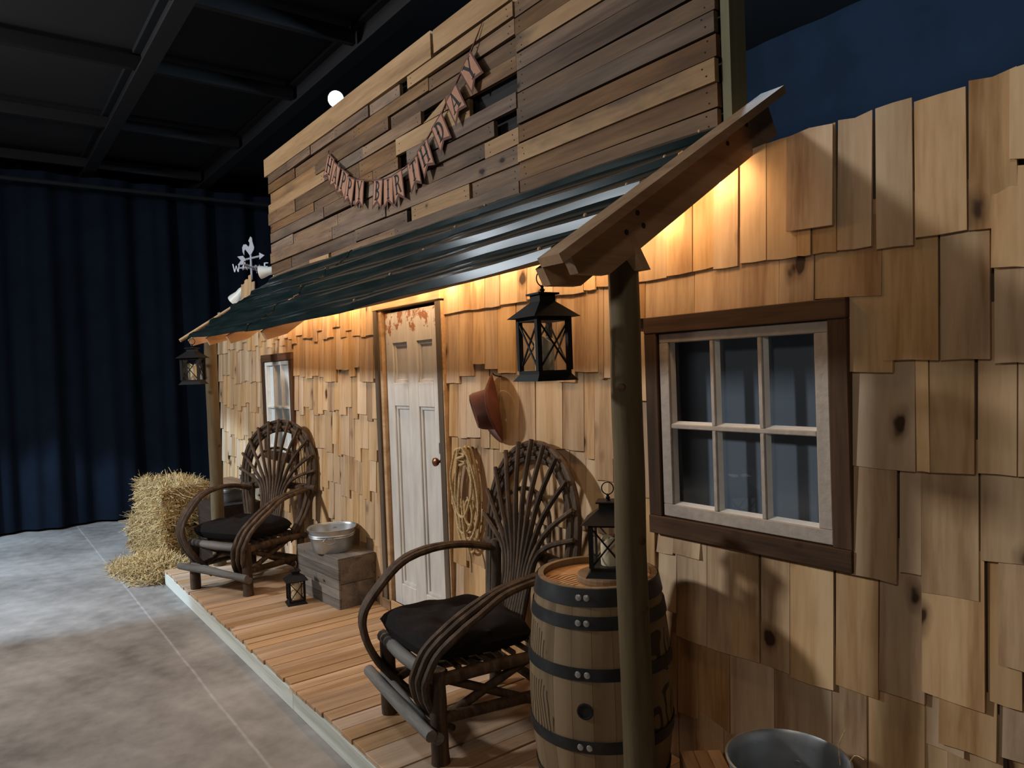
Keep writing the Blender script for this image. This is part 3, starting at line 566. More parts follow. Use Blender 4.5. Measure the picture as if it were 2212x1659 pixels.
# ------------------------------------------------------------------ porch deck
dk = empty('porch_deck', (-4.2, -.53, 0), label='low porch deck of orange-brown boards with pale grey fascia', cat='deck')
def dk_b(n, m, x0, x1, y0, y1, z0, z1, bv=.002): return MB().bbox(x0 + 4.2, x1 + 4.2, y0 + .53, y1 + .53, z0, z1, bv).build(n, m, dk)
x = -7.1; rd = random.Random(3)
while x < -1.05:
    w = rd.choice((.088, .088, .105, .12, .138)); h = rd.uniform(-.004, .003)
    dk_b('deck_board', 'deck', x + .002, min(x + w, -1.0) - .002, -1.05 + rd.uniform(-.006, .008), -.035, DECK - .024 + h, DECK + h - .001); x += w
dk_b('fascia_board', 'fascia', -7.1, -3.9, -1.052, -1.02, 0, .104); dk_b('fascia_board', 'fascia', -3.897, -1.0, -1.052, -1.02, 0, .104)
dk_b('end_board', 'fascia', -7.1, -7.06, -1.02, -.035, 0, .104); dk_b('end_board', 'fascia', -1.04, -1.0, -1.02, -.035, 0, .104)
for xx in (-6.0, -5.0, -4.0, -3.0, -2.0): dk_b('joist', 'rawy', xx - .02, xx + .02, -1.02, -.035, 0, .103)

# ------------------------------------------------------------------ porch posts
def post(x, y, ztop, r, label, rz):
    o = empty('porch_post', (x, y, DECK), rz, label, 'post'); rr = random.Random(int(-x * 10)); H = ztop - DECK
    pts = [(rr.uniform(-.003, .003), rr.uniform(-.003, .003), H * i / 8) for i in range(9)]; pts[0] = (0, 0, 0)
    MB().tube(pts, [r * (1.04 - .05 * i / 8) for i in range(9)], 20, wob=.006, rnd=rr, smooth=3).build('log_shaft', 'post', o, True)
    for _ in range(4):
        a = rr.uniform(0, 6.28); z = rr.uniform(.3, H - .3); MB().lathe([(.016, 0), (.012, .005), (0, .006)], 10, (math.cos(a) * r * .97, math.sin(a) * r * .97, z), axis=(math.cos(a), math.sin(a), 0)).build('branch_knot', 'frame', o)
    return o
post(-1.74, -.62, 2.235, .052, 'thick peeled log porch post beside the barrel', .3)
post(-6.93, -.62, 2.25, .055, 'log porch post at the far end of the deck by the straw bales', 1.0)

# ------------------------------------------------------------------ porch roof
pr = empty('porch_roof', (-4.3, 0, 2.7), label='sloping dark green ribbed metal porch roof on pine rafters', cat='roof')
OFF = Matrix.Translation((4.3, 0, -2.7))
def roofpt(x, s):    # s 0 at wall, 1 at eave
    t = (x + 6.9) / 5.25; ye = -.845 - .11 * t; zw = 2.745 - .05 * t; ze = 2.16 - .043 * t - .045 * math.sin(PI * max(0, min(1, t)))
    return Vector((x, ye * s - .02 * (1 - s), zw + (ze - zw) * s))
def profile():
    P = []; n = 5
    for k in range(n):
        s0 = .10 + k * .215
        P += [(s0 - .036, 0), (s0 - .012, .021), (s0 + .012, .021), (s0 + .036, 0)]
        if k < n - 1:
            for q in (.085, .13): P += [(s0 + q - .012, 0), (s0 + q, .004), (s0 + q + .012, 0)]
    P = [(0, 0)] + [p for p in P if 0 < p[0] < .985] + [(1, .0)]
    return sorted(P)
PROF = profile()
def sheet(xa, xb, lift, ragged=0, seed=0):
    rr = random.Random(seed); nx = max(2, int((xb - xa) / .15)); m = MB(); vs = []; fs = []; np_ = len(PROF)
    for i in range(nx + 1):
        for (s, h) in PROF:
            x = xa + (xb - xa) * i / nx
            if ragged and i == 0: x += .10 * s + .05 * math.sin(s * 23)
            p = roofpt(x, s); n = Vector((0, -.5, .86)); sag = .004 * math.sin(x * 5 + s * 9)
            p += n * (h + lift + sag + .028); vs.append(p)
    for i in range(nx):
        for j in range(np_ - 1):
            a = i * np_ + j; fs.append((a, a + 1, a + np_ + 1, a + np_))
    m.add(vs, fs); k = len(m.v); m.v += [tuple(Vector(v) - Vector((0, -.5, .86)) * .0015) for v in m.v]; m.f += [tuple(i + k for i in reversed(f)) for f in fs]
    m.move(OFF); return m.build('roof_sheet', 'roof', pr, True, fix=False, ang=20)
sheet(-6.74, -4.93, .004, 1, 1); sheet(-4.97, -3.18, 0, 0, 2); sheet(-3.24, -1.71, .004, 0, 3)
def rb(n, mat, a, b, w, h): return MB().beam(a, b, w, h, (0, 0, 1)).move(OFF).build(n, mat, pr)
def rafter(x, yend, x_half=.019, mat='rawy'):
    e = roofpt(x, 1.0); w0 = roofpt(x, 0.0); sl = (w0.z - e.z) / (w0.y - e.y); d = .118 if x < -1.9 else .135
    zt = lambda y: w0.z + sl * (y - w0.y) + (.018 if x > -1.7 else 0)
    ya = e.y + .02; top = yend
    poly = [(ya, zt(ya)), (top, zt(top)), (top + d * .45, zt(top) - d * .78), (ya + .16, zt(ya + .16) - d * 1.12), (ya + .03, zt(ya) - .055)]
    m = MB().prism([(p[0], p[1]) for p in poly], (x - x_half, 0, 0), (0, 1, 0), (0, 0, 1), -2 * x_half).move(OFF); return m.build('rafter', mat, pr)
for xx in (-6.84, -6.2, -5.58, -4.72): rafter(xx, -.03)
rafter(-1.665, .10)
rafter(-1.80, -.5)
for s in (.06, .5, .93):
    a = roofpt(-6.8, s); b = roofpt(-1.72, s); m = MB()
    for i in range(8):
        p = roofpt(-6.78 + 5.05 * i / 8, s); q = roofpt(-6.78 + 5.05 * (i + 1) / 8, s); m.beam(p + Vector((0, 0, .012)), q + Vector((0, 0, .012)), .07, .02)
    m.move(OFF).build('batten', 'rawy', pr)
# barge plank on top of the near rafter and slim bar at the far end
e = roofpt(-1.65, 1.04); w0 = roofpt(-1.65, 0); dirn = (w0 - e).normalized(); nrm = Vector((0, -.53, .85))
MB().beam(e + nrm * .036, w0 + dirn * .22 + nrm * .036, .10, .030, nrm).move(OFF).build('barge_board', 'rawy', pr)
a = roofpt(-6.93, 0); b = roofpt(-6.93, 1.0)
MB().tube([a + Vector((0, .02, .0)), b + Vector((0, -.03, .01))], .016, 10, smooth=0).move(OFF).build('edge_bar', 'raw', pr, True)
for (y, z) in ((-.638, 2.301), (-.612, 2.262), (-.692, 2.234), (-.039, 2.687), (-.155, 2.60)):
    MB().lathe([(.0095, 0), (.0095, .0012)], 8, (-1.646, y, z), axis=(1, 0, 0)).move(OFF).build('bolt', 'ink', pr)
for k in range(5):
    s = .10 + k * .215
    for xx in (-6.6, -4.95, -3.21, -1.78):
        p = roofpt(xx, min(s, .96)) + nrm * .052; MB().lathe([(.008, 0), (.008, .004), (.004, .008)], 6, p, axis=nrm).move(OFF).build('roof_screw', 'brass' if xx < -4 else 'raw', pr)
MB().hexa([tuple(Vector(p)) for p in ((-1.70, -.62, 2.12), (-1.645, -.62, 2.12), (-1.645, -.585, 2.12), (-1.70, -.585, 2.12), (-1.70, -.70, 2.24), (-1.645, -.70, 2.24), (-1.645, -.665, 2.24), (-1.70, -.665, 2.24))]).move(OFF).build('cleat', 'rawy', pr)

# ------------------------------------------------------------------ string of warm bulbs under the roof
sl_ = empty('string_lights', (-4.3, -.06, 2.4), label='string of warm bulbs along the wall under the porch roof', cat='string lights')
pts = []; n = 18
for i in range(n):
    x = -6.65 + i * (4.9 / (n - 1)); z = 2.37 + .03 * math.sin(i * 1.1) + (.14 if i >= n - 1 else (.06 if i == n - 2 else 0))
    pts.append((x + 4.3, -.015, z + .03 - 2.4))
    MB().lathe([(0, -.02), (.009, -.015), (.013, 0), (.009, .014), (.006, .02)], 10, (x + 4.3, -.02, z - 2.4)).build('bulb', 'bulb', sl_, True)
    l = light('string_bulb_light', 'POINT', (x, -.21, z), None, 2.5, (1.0, .60, .30), .03)
MB().tube(pts, .004, 6).build('wire', 'ink', sl_, True)

# ================================================================== THINGS
# ------------------------------------------------------------------ bent-willow chairs
def make_chair():
    root = empty('twig_armchair'); rr = random.Random(21)
    def T(n, pts, r, mat='bark', nseg=9, sm=5): 
        return MB().tube(pts, r, nseg, wob=.05, rnd=rr, smooth=sm).build(n, mat, root, True)
    for s in (-1, 1):
        T('leg', [(s * .285, -.31, 0), (s * .283, -.312, .18), (s * .278, -.31, .40)], [.041, .039, .037], sm=3, nseg=12)
        T('leg', [(s * .27, .29, 0), (s * .275, .31, .35), (s * .28, .335, .76)], [.034, .032, .026], sm=3, nseg=12)
        T('side_rail', [(s * .285, -.34, .355), (s * .28, 0, .35), (s * .275, .33, .33)], .028, sm=3)
        T('side_rung', [(s * .285, -.33, .19), (s * .28, .33, .15)], .025)
        T('brace', [(s * .255, -.28, .17), (s * .25, .28, .36)], .021); T('brace', [(s * .25, .24, .10), (s * .255, -.24, .33)], .02)
        # bundle of three bent arm rods
        for k in range(3):
            o = (k - 1) * .042; u = (k - 1)
            if s < 0: base = [(.30, .33, .72), (.315, .154, .765), (.334, -.03, .77), (.33, -.20, .73), (.318, -.338, .62), (.295, -.425, .52), (.272, -.428, .415), (.235, -.39, .31), (.20, -.298, .19), (.175, -.215, .10)]
            else: base = [(.335, .30, .735), (.347, .01, .705), (.352, -.16, .64), (.342, -.27, .575), (.322, -.355, .50), (.302, -.395, .41), (.283, -.397, .36), (.242, -.36, .26), (.195, -.284, .16), (.17, -.22, .10)]
            pts = []
            for i, p in enumerate(base):
                w = 1.0 if i > 1 else .6
                pts.append((s * (p[0] + o * .95 * w), p[1] + u * .010, p[2] - u * .004 - abs(o) * .12))
            T('arm_rod', pts, [.0165, .0165, .017, .0175, .018, .018, .018, .0175, .017, .016], nseg=8)
    T('front_rail', [(-.30, -.325, .385), (0, -.335, .372), (.30, -.325, .37)], [.03, .033, .03], 'greybark', sm=4)
    T('front_rung', [(-.385, -.375, .195), (0, -.385, .18), (.34, -.375, .155)], [.027, .030, .026], 'greybark', sm=4)
    T('front_rung', [(-.28, -.335, .20), (.05, -.345, .165), (.33, -.335, .125)], .026, 'greybark', sm=4)
    T('back_rail', [(-.42, .355, .735), (0, .37, .745), (.42, .355, .735)], .028, sm=3)
    T('back_rail', [(-.33, .31, .335), (.33, .31, .335)], .027); T('back_rung', [(-.30, .30, .16), (.30, .30, .14)], .022)
    for i in range(8):
        y = -.27 + i * .07; T('seat_slat', [(-.28, y, .382), (0, y, .386), (.28, y, .382)], .013, nseg=6, sm=2)
    HP = [(-.23, .22, .30), (-.325, .28, .48), (-.39, .325, .68), (-.41, .35, .86), (-.385, .37, 1.02), (-.30, .39, 1.17), (-.16, .405, 1.265), (0, .412, 1.295)]
    HP = HP + [(-p[0], p[1], p[2]) for p in reversed(HP[:-1])]
    cz = .86
    for k in range(4):
        pts = []; f = 1 - .056 * k
        for p in HP:
            g = f if p[2] > .45 else 1 - .06 * k
            pts.append((p[0] * g, p[1] + .02 + .012 * (k % 2) - .004 * k, cz + (p[2] - cz) * (f if p[2] > cz else 1)))
        T('back_hoop_rod', pts, .0175, nseg=8)
    HPv = [Vector(p) for p in HP]
    def hoop(t):        # t in -1..1 along the upper arch
        u = (t + 1) / 2 * (len(HPv) - 1); i = min(int(u), len(HPv) - 2); return HPv[i].lerp(HPv[i + 1], u - i)
    tips = [-.56, -.44, -.32, -.21, -.10, 0.0, .10, .21, .32, .44, .56]
    for i, t in enumerate(tips):
        h = hoop(t); q = (i - 5) / 5
        tip = Vector((h.x * 1.03, h.y - .012, h.z + (.025 if abs(q) < .5 else .012)))
        b0 = Vector((q * .125, .20, .36)); b1 = Vector((q * .11, .265, .56)); b2 = Vector((q * .145, .30, .74))
        m = b2.lerp(tip, .5) + Vector((-q * .022, -.012, .02))
        T('back_fan_rod', [b0, b1, b2, m, tip], [.016, .016, .0155, .014, .012], nseg=7)
    T('back_inner_arc', [(-.235, .325, .84), (-.22, .345, .96), (-.14, .362, 1.04), (0, .37, 1.07), (.14, .362, 1.04), (.22, .345, .96), (.235, .325, .84)], .011, nseg=7)
    return root
def make_cushion():
    root = empty('seat_cushion'); n = 30; vs = []; fs = []; a, b = .292, .288
    tuft = [(-.09, -.09), (.09, -.09), (-.09, .09), (.09, .09)]
    for side in (1, -1):
        for i in range(n + 1):
            for j in range(n + 1):
                u = -1 + 2 * i / n; v = -1 + 2 * j / n
                x = a * u * (1 - .06 * v * v); y = b * v * (1 - .06 * u * u)
                e = max(0, (1 - abs(u) ** 5)) * max(0, (1 - abs(v) ** 5)); h = .074 * e ** .40
                if side > 0:
                    for (tx, ty) in tuft: h -= .026 * math.exp(-((x - tx) ** 2 + (y - ty) ** 2) / .0022)
                    h += .006 * math.sin(x * 40 + 2 * math.sin(y * 19)) * e + .005 * math.sin(y * 33 + x * 17) * e
                    h += .018 * max(0, v) * e
                vs.append((x, y, .074 + side * h))
        base = (n + 1) ** 2 if side < 0 else 0
        for i in range(n):
            for j in range(n):
                q = base + i * (n + 1) + j; f = (q, q + n + 1, q + n + 2, q + 1); fs.append(f if side > 0 else f[::-1])
    MB().add(vs, fs).build('cushion_body', 'cushion', root, True)
    for (tx, ty) in tuft: MB().lathe([(0, -.004), (.011, 0), (.009, .005), (0, .007)], 10, (tx, ty, .116)).build('tuft_button', 'cushion', root, True)
    for (tx, ty) in ((-.26, .25), (.26, .25)): MB().tube([(tx, ty, .05), (tx * 1.05, ty + .02, .02), (tx * 1.03, ty + .015, -.08)], .005, 6).build('tie_strap', 'cushion', root, True)
    return root
chA = make_chair(); chA.location = (-2.965, -.50, DECK); chA.rotation_euler = (0, 0, math.radians(-5))
tag(chA, 'bent-twig armchair with fanned back standing beside the barrel', 'chair', 'bent-twig armchairs on the porch')
chB = copy_tree(chA); chB.location = (-6.17, -.575, DECK); chB.rotation_euler = (0, 0, math.radians(28))
tag(chB, 'bent-twig armchair with fanned back in front of the pale window', 'chair', 'bent-twig armchairs on the porch')
cuA = make_cushion(); cuA.location = chA.matrix_world @ Vector((0, 0, 0)) if False else (-2.985, -.575, DECK + .385); cuA.rotation_euler = (math.radians(-3), 0, math.radians(-5))
tag(cuA, 'black tufted seat cushion on the chair beside the barrel', 'cushion', 'black seat cushions')
cuB = copy_tree(cuA); cuB.location = (-6.15, -.625, DECK + .385); cuB.rotation_euler = (math.radians(-3), 0, math.radians(28))
tag(cuB, 'black tufted seat cushion on the chair by the pale window', 'cushion', 'black seat cushions')

# ------------------------------------------------------------------ barrel
BR, BH, BHD = .282, .87, .235
bl = empty('oak_barrel', (-2.12, -.43, DECK), math.radians(0), 'oak barrel with black hoops and burnt markings, holding a lantern on its head', 'barrel')
def br(z): u = (z - BH / 2) / (BH / 2); return BHD + (BR - BHD) * (1 - abs(u) ** 2.0)
va = math.atan2(-2.4 + .43, 0 + 2.12)         # towards the camera
def onb(a, z): return (br(z) * math.cos(va + a), br(z) * math.sin(va + a), z)
MAT['stave'] = barrelmat('oak_staves', 'z', (.13, .088, .048), (.215, .152, .088), (.28, .205, .125), [(onb(-1.15, .62), .085), (onb(-1.1, .40), .11), (onb(1.0, .60), .10), (onb(1.0, .38), .11)])
MAT['bhead'] = barrelmat('oak_head', 'x', (.42, .21, .085), (.55, .30, .13), (.62, .37, .18), [((-.06, -.12, BH - .03), .085), ((.08, -.14, BH - .03), .05)])
NS = 22
for k in range(NS):
    a0 = 2 * PI * k / NS + .0018; a1 = 2 * PI * (k + 1) / NS - .0018; m = MB(); vs = []; nz_ = 10; na = 3
    for j in range(nz_ + 1):
        z = BH * j / nz_
        for i in range(na + 1):
            a = a0 + (a1 - a0) * i / na; r = br(z) - (.0007 if i in (0, na) else 0); vs.append((r * math.cos(a), r * math.sin(a), z))
    for j in range(nz_ + 1):
        z = BH * j / nz_
        for i in range(na + 1):
            a = a0 + (a1 - a0) * i / na; r = br(z) - .022; vs.append((r * math.cos(a), r * math.sin(a), z))
    fs = []; S = (nz_ + 1) * (na + 1); w = na + 1
    for j in range(nz_):
        for i in range(na):
            q = j * w + i; fs.append((q, q + 1, q + w + 1, q + w)); fs.append((S + q, S + q + w, S + q + w + 1, S + q + 1))
        fs.append((j * w, (j + 1) * w, S + (j + 1) * w, S + j * w)); fs.append((j * w + na, S + j * w + na, S + (j + 1) * w + na, (j + 1) * w + na))
    for i in range(na):
        fs.append((i, S + i, S + i + 1, i + 1)); q = nz_ * w + i; fs.append((q, q + 1, S + q + 1, S + q))
    m.add(vs, fs).build('stave', 'stave', bl, True, fix=False)
for k in range(5):
    y0 = -BHD + .022 + k * (2 * BHD - .044) / 5; y1 = y0 + (2 * BHD - .044) / 5 - .002; R = BHD - .02; poly = []
    for i in range(9):
        y = y0 + (y1 - y0) * i / 8; poly.append((math.sqrt(max(0, R * R - y * y)), y))
    for i in range(9):
        y = y1 + (y0 - y1) * i / 8; poly.append((-math.sqrt(max(0, R * R - y * y)), y))
    MB().prism(poly, (0, 0, BH - .028), (1, 0, 0), (0, 1, 0), .02).build('head_board', 'bhead', bl)
def hoop(z0, z1, rv):
    m = MB(); n = 48; vs = []; fs = []
    for (z, o) in ((z0, .0025), (z0, .0055), (z1, .0055), (z1, .0025)):
        for k in range(n): a = 2 * PI * k / n; r = br(z) + o; vs.append((r * math.cos(a), r * math.sin(a), z))
    for j in range(3):
        for k in range(n): k2 = (k + 1) % n; fs.append((j * n + k, j * n + k2, (j + 1) * n + k2, (j + 1) * n + k))
    h = m.add(vs, fs).build('hoop', 'hoop', bl, True, fix=False)
    zc = (z0 + z1) / 2
    for da in (-.09, .03):
        a = va + rv + da; r = br(zc) + .005; MB().lathe([(.0125, 0), (.011, .004), (.005, .006), (0, .0065)], 10, (r * math.cos(a), r * math.sin(a), zc), axis=(math.cos(a), math.sin(a), 0)).build('rivet', 'rivet', h, True)
    # riveted lap of the hoop
    return h
for (a, b) in ((.806, .868), (.725, .772), (.545, .59), (.28, .325), (.098, .145), (.002, .064)): hoop(a, b, -.20)
bz = BH / 2; ba = va - .215; MB().lathe([(.030, 0), (.030, .003), (.024, .0035), (.022, -.004), (0, -.006)], 20, (br(bz) * math.cos(ba), br(bz) * math.sin(ba), bz), axis=(math.cos(ba), math.sin(ba), 0)).build('bung_hole', 'ink', bl, True)
ws = MB().lathe([(.115, 0), (.118, .008), (.117, .022), (.113, .028)], 28, (0, 0, 0)).build('wood_slice', 'brownboard'); ws.location = (-2.075, -.42, DECK + BH - .028)
tag(ws, 'round wooden slice with bark edge lying on the barrel head', 'wood slice')

# ------------------------------------------------------------------ lanterns with candles
def make_lantern():
    root = empty('lantern'); w = .058; H = .205
    def P(n, m, mat='black', sm=False): return m.build(n, mat, root, sm)
    P('base', MB().hexa([(-w - .02, -w - .02, 0), (w + .02, -w - .02, 0), (w + .02, w + .02, 0), (-w - .02, w + .02, 0), (-w - .004, -w - .004, .022), (w + .004, -w - .004, .022), (w + .004, w + .004, .022), (-w - .004, w + .004, .022)]).box(-w - .004, w + .004, -w - .004, w + .004, .022, .034))
    for sx in (-1, 1):
        for sy in (-1, 1): P('corner_bar', MB().box(sx * w - .008, sx * w + .008, sy * w - .008, sy * w + .008, .034, H))
    for a in range(4):
        R = Matrix.Rotation(a * PI / 2, 4, 'Z')
        P('cross_bar', MB().tube([(-w, -w, .036), (w, -w, H - .012)], .0034, 5, smooth=0).move(R)); P('cross_bar', MB().tube([(w, -w - .003, .036), (-w, -w - .003, H - .012)], .0034, 5, smooth=0).move(R))
        P('pane', MB().box(-w + .004, w - .004, -w + .003, -w + .0045, .036, H - .01).move(R), 'glass')
    P('top_rail', MB().box(-w - .006, w + .006, -w - .006, w + .006, H - .012, H - .001))
    r = w + .030; q = .030
    P('lid', MB().hexa([(-r, -r, H), (r, -r, H), (r, r, H), (-r, r, H), (-q, -q, H + .052), (q, -q, H + .052), (q, q, H + .052), (-q, q, H + .052)]).box(-q, q, -q, q, H + .052, H + .074).box(-q - .010, q + .010, -q - .010, q + .010, H + .074, H + .080))
    P('finial', MB().lathe([(.010, H + .080), (.006, H + .086), (.009, H + .092), (.004, H + .098), (.007, H + .104), (0, H + .108)], 12), sm=True)
    ring = [(.021 * math.sin(t), 0, H + .128 - .024 * math.cos(t)) for t in [2 * PI * i / 18 for i in range(19)]]
    P('ring_handle', MB().tube(ring, .0022, 6, smooth=0), sm=True)
    return root
def make_candle():
    m = MB(); n = 20; vs = []; fs = []; r = .032; Hc = .098
    prof = [(r * .97, 0), (r, .004), (r, Hc), (r * .88, Hc + .003), (r * .7, Hc - .006), (0, Hc - .008)]
    o = MB().lathe(prof, 20)
    o.v = [(x, y, z + (.012 * math.sin(math.atan2(y, x) * 2 + .5) * (math.hypot(x, y) / r) if z > .08 else 0)) for x, y, z in o.v]
    c = o.build('candle', 'candle', None, True); MB().tube([(0, 0, Hc - .01), (.001, 0, Hc + .008)], .0015, 5, smooth=0).build('wick', 'ink', c); return c
LP = [((-1.845, -.885, 2.098 - .33), 83, 'black metal lantern hanging from the roof corner above the barrel', 'cream candle in the lantern hanging above the barrel'),
      ((-6.76, -.815, 2.13 - .35), 55, 'black metal lantern hanging at the far end against the dark drape', 'cream candle in the lantern against the dark drape'),
      ((-5.33, -.50, DECK - .001), 80, 'black metal lantern standing on the deck boards beside the wooden crate', 'cream candle in the lantern standing on the deck'),
      ((-2.06, -.415, DECK + BH), 40, 'black metal lantern standing on the barrel', 'cream candle in the lantern on the barrel')]
L0 = make_lantern(); C0 = make_candle()
for i, (p, rz, la, lc) in enumerate(LP):
    l = L0 if i == 0 else copy_tree(L0); c = C0 if i == 0 else copy_tree(C0)
    l.location = p; l.rotation_euler = (0, 0, math.radians(rz)); c.location = (p[0], p[1], p[2] + .0345); c.rotation_euler = (0, 0, math.radians(rz + 30 * i))
    if i == 1: l.scale = (1.22, 1.22, 1.12); c.scale = (1.3, 1.3, 1.3); c.location.z = p[2] + .04
    if i == 2: l.scale = (.92, .92, .86); c.scale = (1.05, 1.05, 1.15); c.location.z = p[2] + .0305
    if i == 3: l.scale = (1.1, 1.1, 1.0); c.scale = (1.1, 1.1, 1.0)
    tag(l, la, 'lantern', 'black metal lanterns'); tag(c, lc, 'candle', 'cream candles in lanterns')
for (p, s) in ((LP[0][0], 1), (LP[1][0], 1.15)):
    zt = p[2] + .205 * s + .128 * s + .016
    MB().tube([(p[0], p[1], zt + .045), (p[0], p[1], zt + .012), (p[0] + .012, p[1], zt - .004), (p[0] + .018, p[1], zt + .008)], .003, 6).move(OFF).build('lantern_hook', 'wire', pr, True)

# ------------------------------------------------------------------ crate and tubs
def crate(name, loc, rz, w, d, h, nl, ns, mat, label, matside=None):
    o = empty(name, loc, rz, label, 'crate'); th = .016
    for k in range(nl):
        a = h * k / nl + (.001 if k else 0); b = h * (k + 1) / nl - .002
        for s in (-1, 1): MB().bbox(-w / 2, w / 2, s * d / 2 - (th if s > 0 else 0), s * d / 2 + (th if s < 0 else 0), a, b, .0025).build('side_board', mat, o)
    for k in range(ns):
        a = h * k / ns + (.001 if k else 0); b = h * (k + 1) / ns - .002
        for s in (-1, 1): MB().bbox(s * w / 2 - (th if s > 0 else 0), s * w / 2 + (th if s < 0 else 0), -d / 2 + th, d / 2 - th, a, b, .0025).build('end_board', matside or mat, o)
    for k in range(3):
        y0 = -d / 2 + d * k / 3; MB().bbox(-w / 2 + .003, w / 2 - .003, y0 + .001, y0 + d / 3 - .001, h - .004, h + .012, .002).build('lid_board', matside or mat, o)
    return o
crate('wooden_crate', (-5.285, -.20, DECK), math.radians(3.5), .69, .30, .355, 5, 2, 'crate', 'grey weathered wooden crate against the wall left of the door')
def tub(name, loc, rz, r, h, label, cat, pw=2.6, handle=True, group=None):
    o = empty(name, loc, rz, label, cat, group); k = .80
    prof = [(0, .004), (r * k, 0), (r * (k + .02), .006)]
    for (f, b) in ((.30, 0), (.60, 0), (.66, .006), (.70, 0), (.74, .006), (.78, 0), (.96, 0)): prof.append((r * (k + .02 + (1 - k - .02) * f) + b, h * f))
    prof += [(r + .006, h * .97), (r + .009, h), (r + .002, h * 1.005), (r - .003, h * .98), (r * .97, h * .9), (r * k * .98, .012), (0, .010)]
    MB().lathe(prof, 44, pw=pw).build('tub_body', 'zinc', o, True)
    if handle:
        for s in (-1, 1):
            MB().lathe([(.017, 0), (.017, .006), (0, .008)], 12, (s * .0, -s * r * .93, h * .72), axis=(0, -s, 0)).build('handle_lug', 'zinc', o, True)
        MB().tube([(-.02, -r * .98, h * .72), (-.045, -r * 1.03, h * .55), (0, -r * 1.06, h * .45), (.045, -r * 1.03, h * .55), (.02, -r * .98, h * .72)], .003, 6).build('wire_handle', 'wire', o, True)
    return o
tub('galvanized_tub', (-5.24, -.235, DECK + .368), math.radians(60), .172, .175, 'round-cornered galvanized tub on top of the grey crate', 'tub')
tub('galvanized_bucket', (-1.36, -.33, DECK), .4, .185, .395, 'galvanized bucket on the deck right of the barrel', 'bucket', 2.0)
crate('low_wooden_box', (-1.78, -.22, DECK), math.radians(-38), .20, .16, .15, 2, 1, 'raw', 'low orange pine box between the barrel and the bucket')
ob = MB().bbox(-.035, .035, -.012, .012, 0, .05, .002).build('wood_offcut', 'fascia'); ob.location = (-1.615, -.25, DECK); ob.rotation_euler = (0, 0, .6); tag(ob, 'small pale offcut of wood standing by the bucket', 'wood block')
st_ = MB().tube([(0, 0, 0), (.004, -.01, .07), (.03, -.015, .13)], .0016, 5).tube([(.02, .01, 0), (.05, .0, .05), (.09, -.02, .06)], .0016, 5).build('straw_stalk', 'straw'); st_.location = (-1.25, -.21, DECK + .375); tag(st_, 'loose straw stalks poking over the bucket rim', 'straw', kind='stuff')
# things at the far end behind the chair
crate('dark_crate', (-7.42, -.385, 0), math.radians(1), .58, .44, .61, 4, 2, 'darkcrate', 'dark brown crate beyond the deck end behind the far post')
tub('wash_tub', (-7.42, -.38, .622), .2, .155, .165, 'dull galvanized wash tub on the dark crate', 'tub')
lb = MB().bbox(-.42, .42, -.10, .10, 0, .03, .004).build('board_lid', 'brownboard'); lb.location = (-7.28, -.345, .789); lb.rotation_euler = (0, 0, .05); tag(lb, 'brown board laid across the wash tub', 'board')
tub('small_pail', (-6.97, -.325, .819), .5, .07, .095, 'small shiny galvanized pail on the brown board', 'pail', 2.0, False)

# ------------------------------------------------------------------ hat, rope
ht = empty('cowboy_hat', (-3.27, -.045, 1.60), label='rust brown leather cowboy hat hung on the shingled wall', cat='hat')
RH = Matrix.Rotation(math.radians(90), 4, 'X') @ Matrix.Identity(4)
def hatpt(r, a, h):
    # local: axis out of the wall (-y); brim curls towards the room on its two long sides
    ax, az = .150, .195
    return (r * ax * math.sin(a), h, r * az * math.cos(a))
m = MB(); vs = []; fs = []; n = 40
rings = [(1.0, 0), (.9, 0), (.78, 0), (.66, 0), (.60, .006)]
for k, (r, h) in enumerate(rings):
    for i in range(n):
        a = 2 * PI * i / n; curl = .075 * max(0, r - .62) / .38 * (abs(math.sin(a)) ** 2) + .018 * (r - .6)
        vs.append((lambda p: (p[0] * (1 - .12 * max(0, r - .62) * abs(math.sin(a))), -.012 - curl - h, p[2]))(hatpt(r, a, 0)))
for k in range(len(rings) - 1):
    for i in range(n): i2 = (i + 1) % n; fs.append((k * n + i, k * n + i2, (k + 1) * n + i2, (k + 1) * n + i))
m.add(vs, fs); b = m.build('brim', 'hat', ht, True)
sm = b.modifiers.new('s', 'SOLIDIFY'); sm.thickness = .004
m = MB(); vs = []; fs = []
cr = [(.60, .012), (.585, .04), (.56, .08), (.53, .115), (.48, .135), (.38, .138), (.22, .122), (.02, .112)]
for k, (r, h) in enumerate(cr):
    for i in range(n):
        a = 2 * PI * i / n; p = hatpt(r, a, 0); pin = 1 - .18 * (h / .138) * abs(math.sin(a)) ** 2 * (1 if math.cos(a) > -.2 else .5)
        vs.append((p[0] * pin, -.012 - h - (.012 * math.cos(a) if .3 < r < .56 else 0), p[2]))
for k in range(len(cr) - 1):
    for i in range(n): i2 = (i + 1) % n; fs.append((k * n + i, k * n + i2, (k + 1) * n + i2, (k + 1) * n + i))
m.add(vs, fs); m.build('crown', 'hat', ht, True)
m = MB(); vs = []; fs = []
for h, rr_ in ((.014, .606), (.030, .597)):
    for i in range(n): a = 2 * PI * i / n; p = hatpt(rr_, a, 0); vs.append((p[0] * 1.005, -.012 - h, p[2] * 1.005))
for i in range(n): i2 = (i + 1) % n; fs.append((i, i2, n + i2, n + i))
m.add(vs, fs).build('hat_band', 'frame', ht, True)
ht.rotation_euler = (math.radians(6), math.radians(-12), math.radians(-30))
MB().tube([(0, .04, .17), (-.0, .0, .185), (0, -.01, .20)], .004, 6).build('hanging_peg', 'ink', ht)
rc = empty('rope_coil', (-3.60, -.05, 1.36), label='coiled tan rope hanging on the wall right of the door', cat='rope'); rr = random.Random(9)
